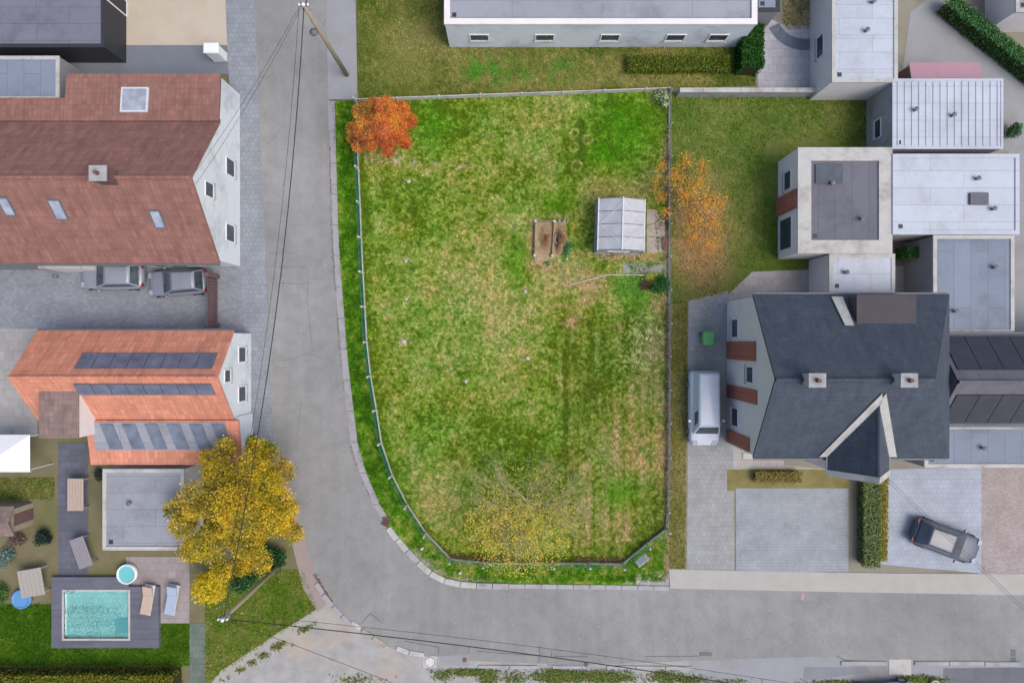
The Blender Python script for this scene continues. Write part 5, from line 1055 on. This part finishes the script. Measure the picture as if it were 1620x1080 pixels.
# --- east wing with black panels
t = gable_house('panel_house', 'house wing with rows of black roof panels and grey ridge', 24.75, 38, -4.75, .3, 3.5, 5.5, 'grey_wall', 'roof_dark', .15)
zf = on_slope(t, -4.75, .3, 3.5, 5.5, 0, 1)
for k in range(7):
    xa = 24.95 + k * 1.3
    slope_panel(t, 'roof_panel', xa, xa + 1.26, .3, -1.55, zf, .05, 'roof_black', .03); slope_panel(t, 'roof_panel', xa, xa + 1.26, -4.75, -3.0, zf, .05, 'roof_black', .03)
flat_building('annex', 'annex with blue grey flat roof beside the pinkish drive', 'building', X(1462, 3), 38, Y(738, 3), -4.95, 3.0, 'grey_wall', 'roof_blue', .1, wins=[('S', 27, .02, 2.4, 2.1, 'door')])
flat_building('corner_house', 'pale grey roofed building beyond the hedge and lane', 'building', X(1606, 2.6), 40, Y(20, 2.6), 34, 2.6, 'cream_wall', 'roof_grey', .12)

# ---------------------------------------------------------------- vehicles
def car(name, label, cat, loc, rz, L_, Wd, Hh, color, kind='hatch', metal=.1):
    t = thing(name, label, cat, loc, rz); pm = paint(name + ' paint ' + label[:8], color, .34, metal); hl = L_ / 2; hw_ = Wd / 2
    belt = Hh * .6
    prof = {'hatch': [(-1, .52, .7, .62), (-.94, .66, .88, .66), (-.8, .78, .96, .72), (-.45, .9, 1, .86), (-.2, 1, 1, .98), (.3, 1, 1, 1.0), (.7, 1, .98, .98), (.92, .96, .9, .92), (1, .84, .74, .8)],
            'van': [(-1, .5, .74, .6), (-.95, .66, .9, .66), (-.82, .8, .97, .76), (-.6, .95, 1, .92), (-.45, 1, 1, 1), (.3, 1, 1, 1), (.8, 1, 1, 1), (.96, 1, .97, 1), (1, .97, .92, .97)]}[kind]
    b = B(); n = 10
    for (x, zt, w, _) in prof:
        top = belt * zt; wv = hw_ * w; z0 = .22
        b.v += [(x * hl, -wv * .92, z0), (x * hl, -wv, z0 + .12), (x * hl, -wv, top * .75), (x * hl, -wv * .94, top * .93), (x * hl, -wv * .72, top), (x * hl, wv * .72, top), (x * hl, wv * .94, top * .93), (x * hl, wv, top * .75), (x * hl, wv, z0 + .12), (x * hl, wv * .92, z0)]
    for i in range(len(prof) - 1):
        for k in range(n): k2 = (k + 1) % n; b.f.append((i * n + k, i * n + k2, (i + 1) * n + k2, (i + 1) * n + k))
    b.f.append(tuple(range(n))); b.f.append(tuple(range((len(prof) - 1) * n, len(prof) * n))[::-1])
    body = b.build('body', pm, t, True); s = body.modifiers.new('round', 'SUBSURF'); s.levels = s.render_levels = 1
    if kind == 'hatch': a0, a1, r0, r1 = -.42 * hl, .93 * hl, -.02 * hl, .74 * hl
    else: a0, a1, r0, r1 = -.66 * hl, .98 * hl, -.42 * hl, .95 * hl
    zb = belt * .985; zt = Hh; wb, wt = hw_ * .86, hw_ * .68
    base = [(a0, -wb, zb), (a1, -wb * .94, zb), (a1, wb * .94, zb), (a0, wb, zb)]; topp = [(r0, -wt, zt - .05), (r1, -wt * .95, zt - .06), (r1, wt * .95, zt - .06), (r0, wt, zt - .05)]
    B().hexa(base + topp).build('cabin', pm, t, bevel=.03)
    B().hexa([(r0 - .03, -wt, zt - .05), (r1 + .02, -wt * .95, zt - .06), (r1 + .02, wt * .95, zt - .06), (r0 - .03, wt, zt - .05), (r0 + .15, -wt * .8, zt), (r1 - .15, -wt * .76, zt - .01), (r1 - .15, wt * .76, zt - .01), (r0 + .15, wt * .8, zt)]).build('roof', pm, t, True, bevel=.02)
    def face(nm, i, j, k, l, m0=.1, m1=.1, u0=.06, u1=.06):
        A_, B_, C_, D_ = (Vector(base[i]), Vector(base[j]), Vector(topp[j]), Vector(topp[i]))
        def q(u, v): return A_.lerp(B_, u).lerp(D_.lerp(C_, u), v)
        nn = (B_ - A_).cross(D_ - A_).normalized(); cen = q(.5, .5)
        if nn.dot(cen - Vector(((a0 + a1) / 2, 0, zb))) < 0: nn = -nn
        p = [q(u0, m0), q(1 - u1, m0), q(1 - u1, 1 - m1), q(u0, 1 - m1)]
        B().hexa([v + nn * .002 for v in p] + [v + nn * .014 for v in p]).build(nm, M['pane'], t)
    face('windshield', 3, 0, 0, 0)
    if kind == 'hatch': face('rear_window', 1, 2, 0, 0); face('side_window', 0, 1, 0, 0, .12, .14, .1, .08); face('side_window', 2, 3, 0, 0, .12, .14, .08, .1)
    else: face('side_window', 0, 1, 0, 0, .3, .14, .1, .68); face('side_window', 2, 3, 0, 0, .3, .14, .68, .1)
    for x in (-.62 * hl, .62 * hl):
        for s in (-1, 1):
            w = B(); w.lathe([(.2, -.1), (.3, -.1), (.32, -.06), (.32, .06), (.3, .1), (.2, .1)], n=18); wo = w.build('wheel', M['rubber'], t); wo.location = (x, s * (hw_ - .09), .32); wo.rotation_euler = (R(90), 0, 0)
            B().lathe([(.2, -.108), (.2, .108)], n=14).build('rim', M['galv'], wo)
    for s in (-1, 1):
        B().hexa([(-hl * .97, s * hw_ * .62 - .16, belt * .55), (-hl * .97, s * hw_ * .62 + .16, belt * .55), (-hl * .86, s * hw_ * .66 + .16, belt * .58), (-hl * .86, s * hw_ * .66 - .16, belt * .58), (-hl * .97, s * hw_ * .62 - .16, belt * .68), (-hl * .97, s * hw_ * .62 + .16, belt * .68), (-hl * .84, s * hw_ * .66 + .16, belt * .76), (-hl * .84, s * hw_ * .66 - .16, belt * .76)]).build('headlight', M['skylight'], t)
        B().box(hl * .9, hl * .985, s * hw_ * .66 - .12, s * hw_ * .66 + .12, belt * .68, belt * .86).build('tail_light', surf('tail lamp', (.25, .01, .01), .1, 5, .3, 30, 0), t)
        B().box(-.34 * hl, -.27 * hl, s * (hw_ + .09) - .09, s * (hw_ + .09) + .09, belt, belt + .13).build('mirror', pm, t, bevel=.02)
    return t
car('parked_car', 'dark blue grey car parked askew on the pale drive', 'car', P(1488, 851, .024), R(180 - 20) , 4.4, 1.82, 1.45, A(80, 90, 110), metal=0)
car('delivery_van', 'white van parked on the grey driveway beside the slate roofed house', 'van', P(1109, 644, .02), R(90), 4.7, 1.9, 1.95, A(218, 226, 238), 'van', 0)
car('parked_car', 'silver grey car parked in the courtyard next to the white lean-to', 'car', P(186, 438, .022), 0, 4.0, 1.72, 1.45, A(158, 166, 180))
car('parked_car', 'grey car parked in the courtyard near the brown gate', 'car', P(288, 448, .022), R(4), 3.7, 1.66, 1.45, A(146, 152, 166))
car('parked_car', 'pale blue car parked on the south apron beside the grass tuft', 'car', P(1392, 1096, .016), R(6), 4.1, 1.75, 1.46, A(176, 196, 206))
# ---------------------------------------------------------------- garden things on the west side
t = thing('swimming_pool', 'turquoise rectangular pool with dark deck boards around it', 'pool', P(160, 965))
xa, xb, ya, yb = X(106) - X(160), X(207) - X(160), -1.65, 1.3
B().box(xa, xb, ya, yb, .01, .05).build('basin', pavers('pool tiles', A(176, 238, 236), .3, .3, .05, .01), t)
for n_, q in (('deck', (xa - .8, xa - .001, ya - .6, yb + .9)), ('deck', (xb + .001, xb + 1.9, ya - .6, yb + .3)), ('deck', (xa, xb, ya - .6, ya - .001)), ('deck', (xa, xb, yb + .001, yb + .9))): B().box(*q, .01, .28).build(n_, M['deck'], t)
m, N, L, bs = nt('pool water'); p = pos(N); bs.inputs['Base Color'].default_value = (.9, 1, 1, 1); bs.inputs['Roughness'].default_value = .02; bs.inputs['Transmission Weight'].default_value = 1; bs.inputs['IOR'].default_value = 1.33; bump(N, L, bs, noise(N, L, p, 4, 4), .3, .06)
B().box(xa + .001, xb - .001, ya + .001, yb - .001, .051, .21).build('water', m, t)
for k in range(3): B().box(xb - .3 * (k + 1), xb - .3 * k - .002, ya + .3, ya + 1.2, .0505, .17 - .04 * k).build('step', M['turq'], t)
for q in ((xa - .12, xb + .12, ya - .12, ya), (xa - .12, xb + .12, yb, yb + .12), (xa - .12, xa, ya, yb), (xb, xb + .12, ya, yb)): B().box(*q, .281, .31).build('coping', M['concrete_pale'], t)
B().bar((xa + .3, yb, .15), (xa + .3, yb + .05, .8), .04).bar((xa + .7, yb, .15), (xa + .7, yb + .05, .8), .04).build('ladder', M['galv'], t)
def tub(name, label, pxy, r, h, matw):
    t = thing(name, label, 'tub', P(*pxy, .02)); B().lathe([(r * .95, 0), (r, h * .5), (r, h), (r - .08, h), (r - .09, h * .75)], n=22).build('rim', M['plastic_white'] if matw == 'turq' else matw, t, True); B().lathe([(r - .095, h * .76), (r - .095, h * .82)], n=22).build('water', M['turq'] if matw == 'turq' else matw, t)
tub('paddling_pool', 'small round turquoise tub on the terrace above the pool', (205, 905), .62, .4, 'turq')
tub('paddling_pool', 'small round blue paddling pool in the garden corner', (38, 945), .6, .3, surf('blue plastic', A(104, 160, 216), .05, 3, .5, 20, 0))
def lounger(label, pxy, mat):
    t = thing('sun_lounger', label, 'lounger', P(*pxy, .03), R(80))
    B().box(-.95, .95, -.32, .32, .28, .34).build('frame', M['alu'], t); B().hexa([(-.9, -.3, .341), (.3, -.3, .341), (.3, .3, .341), (-.9, .3, .341), (-.9, -.3, .44), (.3, -.3, .44), (.3, .3, .44), (-.9, .3, .44)]).build('cushion', mat, t, bevel=.02)
    B().hexa([(.32, -.3, .35), (.95, -.3, .62), (.95, .3, .62), (.32, .3, .35), (.3, -.3, .45), (.92, -.3, .72), (.92, .3, .72), (.3, .3, .45)]).build('backrest', mat, t)
    for x in (-.8, .8):
        for s in (-.26, .26): B().box(x - .03, x + .03, s - .03, s + .03, 0, .279).build('leg', M['alu'], t)
lounger('sun lounger with beige cushion on the pool terrace', (238, 945), surf('beige cushion', A(204, 182, 164), .06, 4, .9, 30, .2))
lounger('sun lounger with pale blue cushion on the pool terrace', (276, 945), surf('pale blue cushion', A(176, 192, 214), .06, 4, .9, 30, .2))
t = thing('garden_canopy', 'white square garden canopy on four posts by the beige terrace', 'canopy', P(50, 708)); hw_ = 1.35
for s in (-1, 1):
    for q in (-1, 1): B().bar((s * hw_, q * 1.0, 0), (s * hw_, q * 1.0, 2.2), .06).build('post', M['alu'], t)
b = B().add([(-hw_ - .1, -1.1, 2.2), (hw_ + .1, -1.1, 2.2), (hw_ + .1, 1.1, 2.2), (-hw_ - .1, 1.1, 2.2), (0, 0, 2.7)], [(0, 1, 4), (1, 2, 4), (2, 3, 4), (3, 0, 4), (3, 2, 1, 0)]); b.build('canopy_cloth', M['plastic_white'], t)
B().box(-hw_ - .1, hw_ + .1, -1.12, -1.101, 2.0, 2.2).box(-hw_ - .1, hw_ + .1, 1.101, 1.12, 2.0, 2.2).build('valance', M['plastic_white'], t)
def table(label, pxy, w, d, rz, matn):
    t = thing('garden_table', label, 'table', P(*pxy, .03), rz); n = 6
    for k in range(n): x = -w / 2 + w * k / n; B().box(x + .006, x + w / n - .006, -d / 2, d / 2, .7, .74).build('plank', matn, t)
    for s in (-1, 1):
        for q in (-1, 1): B().box(s * (w / 2 - .1) - .04, s * (w / 2 - .1) + .04, q * (d / 2 - .1) - .04, q * (d / 2 - .1) + .04, 0, .699).build('leg', matn, t)
wd = surf('pale beige wood', A(196, 176, 164), .1, 4, .85, 30, .3)
table('long beige wooden table on the dark slate path beside the garage', (131, 778), 1.0, 2.0, 0, wd)
table('grey beige wooden table on the dark slate path above the pool', (140, 868), .9, 1.9, R(20), surf('grey beige wood', A(156, 150, 156), .1, 4, .85, 30, .3))
table('pale round-cornered table on the garden terrace near the blue tub', (62, 915), 1.5, 1.7, R(10), surf('pale grey wood', A(178, 172, 164), .1, 4, .85, 30, .3))
t = thing('garden_shed', 'small garden shed with brownish roof in the west garden', 'shed', P(25, 812)); B().box(-1.1, 1.1, -.7, .7, 0, 1.9).build('wall', M['wood'], t)
for s in (-1, 1): slab(B(), [(-1.25, s * .9, 1.85), (1.25, s * .9, 1.85), (1.25, 0, 2.35), (-1.25, 0, 2.35)], .06).build('roof_slope', M['tile_old'], t)
B().box(1.101, 1.13, -.35, .35, 0, 1.7).build('door', M['rust_wall'], t)
shrub('evergreen_shrub', 'dark green conifer bush between the garden shed and slate path', (76, 848), .55, .55, 1.1, 1500, .1, [(44, 66, 54, 3), (30, 50, 40, 2)])
shrub('flower_shrub', 'reddish leaved shrub below the garden shed', (36, 852), .6, .5, .8, 1200, .1, [(130, 100, 104, 3), (110, 84, 84, 2), (96, 110, 80, 1)])
shrub('flower_shrub', 'pale blue green shrub at the edge of the west garden', (12, 880), .7, .9, .8, 1500, .1, [(120, 140, 140, 3), (90, 120, 90, 3)])
shrub('flower_shrub', 'green shrub beside the blue paddling pool', (8, 935), .5, .7, .8, 1200, .1, [(90, 130, 60, 3), (70, 110, 50, 2)])
shrub('evergreen_shrub', 'small dark bush against the garage wall on the slate path', (160, 746), .35, .5, .8, 700, .1, [(70, 80, 60, 3), (50, 60, 46, 2)])
t = thing('wheelie_bin', 'green wheeled bin standing on the driveway above the white van', 'bin', P(1114, 536, .02)); gm = surf('green plastic', A(110, 186, 112), .06, 4, .5, 30, 0)
B().hexa([(-.26, -.3, .1), (.26, -.3, .1), (.26, .3, .1), (-.26, .3, .1), (-.32, -.38, 1.0), (.32, -.38, 1.0), (.32, .38, 1.0), (-.32, .38, 1.0)]).build('body', gm, t, bevel=.02)
B().hexa([(-.36, -.42, 1.001), (.36, -.42, 1.001), (.36, .44, 1.001), (-.36, .44, 1.001), (-.3, -.36, 1.08), (.3, -.36, 1.08), (.3, .4, 1.1), (-.3, .4, 1.1)]).build('lid', gm, t, bevel=.015)
for s in (-.27, .27): wo = B().lathe([(.1, -.03), (.1, .03)], n=12).build('wheel', M['rubber'], t); wo.location = (s, .3, .1); wo.rotation_euler = (0, R(90), 0)
B().bar((-.25, .47, 1.0), (.25, .47, 1.0), .035).build('handle', gm, t)
t = thing('concrete_ring', 'round concrete pot with dark earth at the bottom grass tuft', 'pot', P(1475, 1079, .02)); B().lathe([(.24, 0), (.3, .3), (.3, .34), (.22, .34), (.21, .28)], n=16).build('rim', M['concrete_pale'], t, True); B().lathe([(.205, .285), (.205, .3)], n=16).build('earth', M['soil'], t)
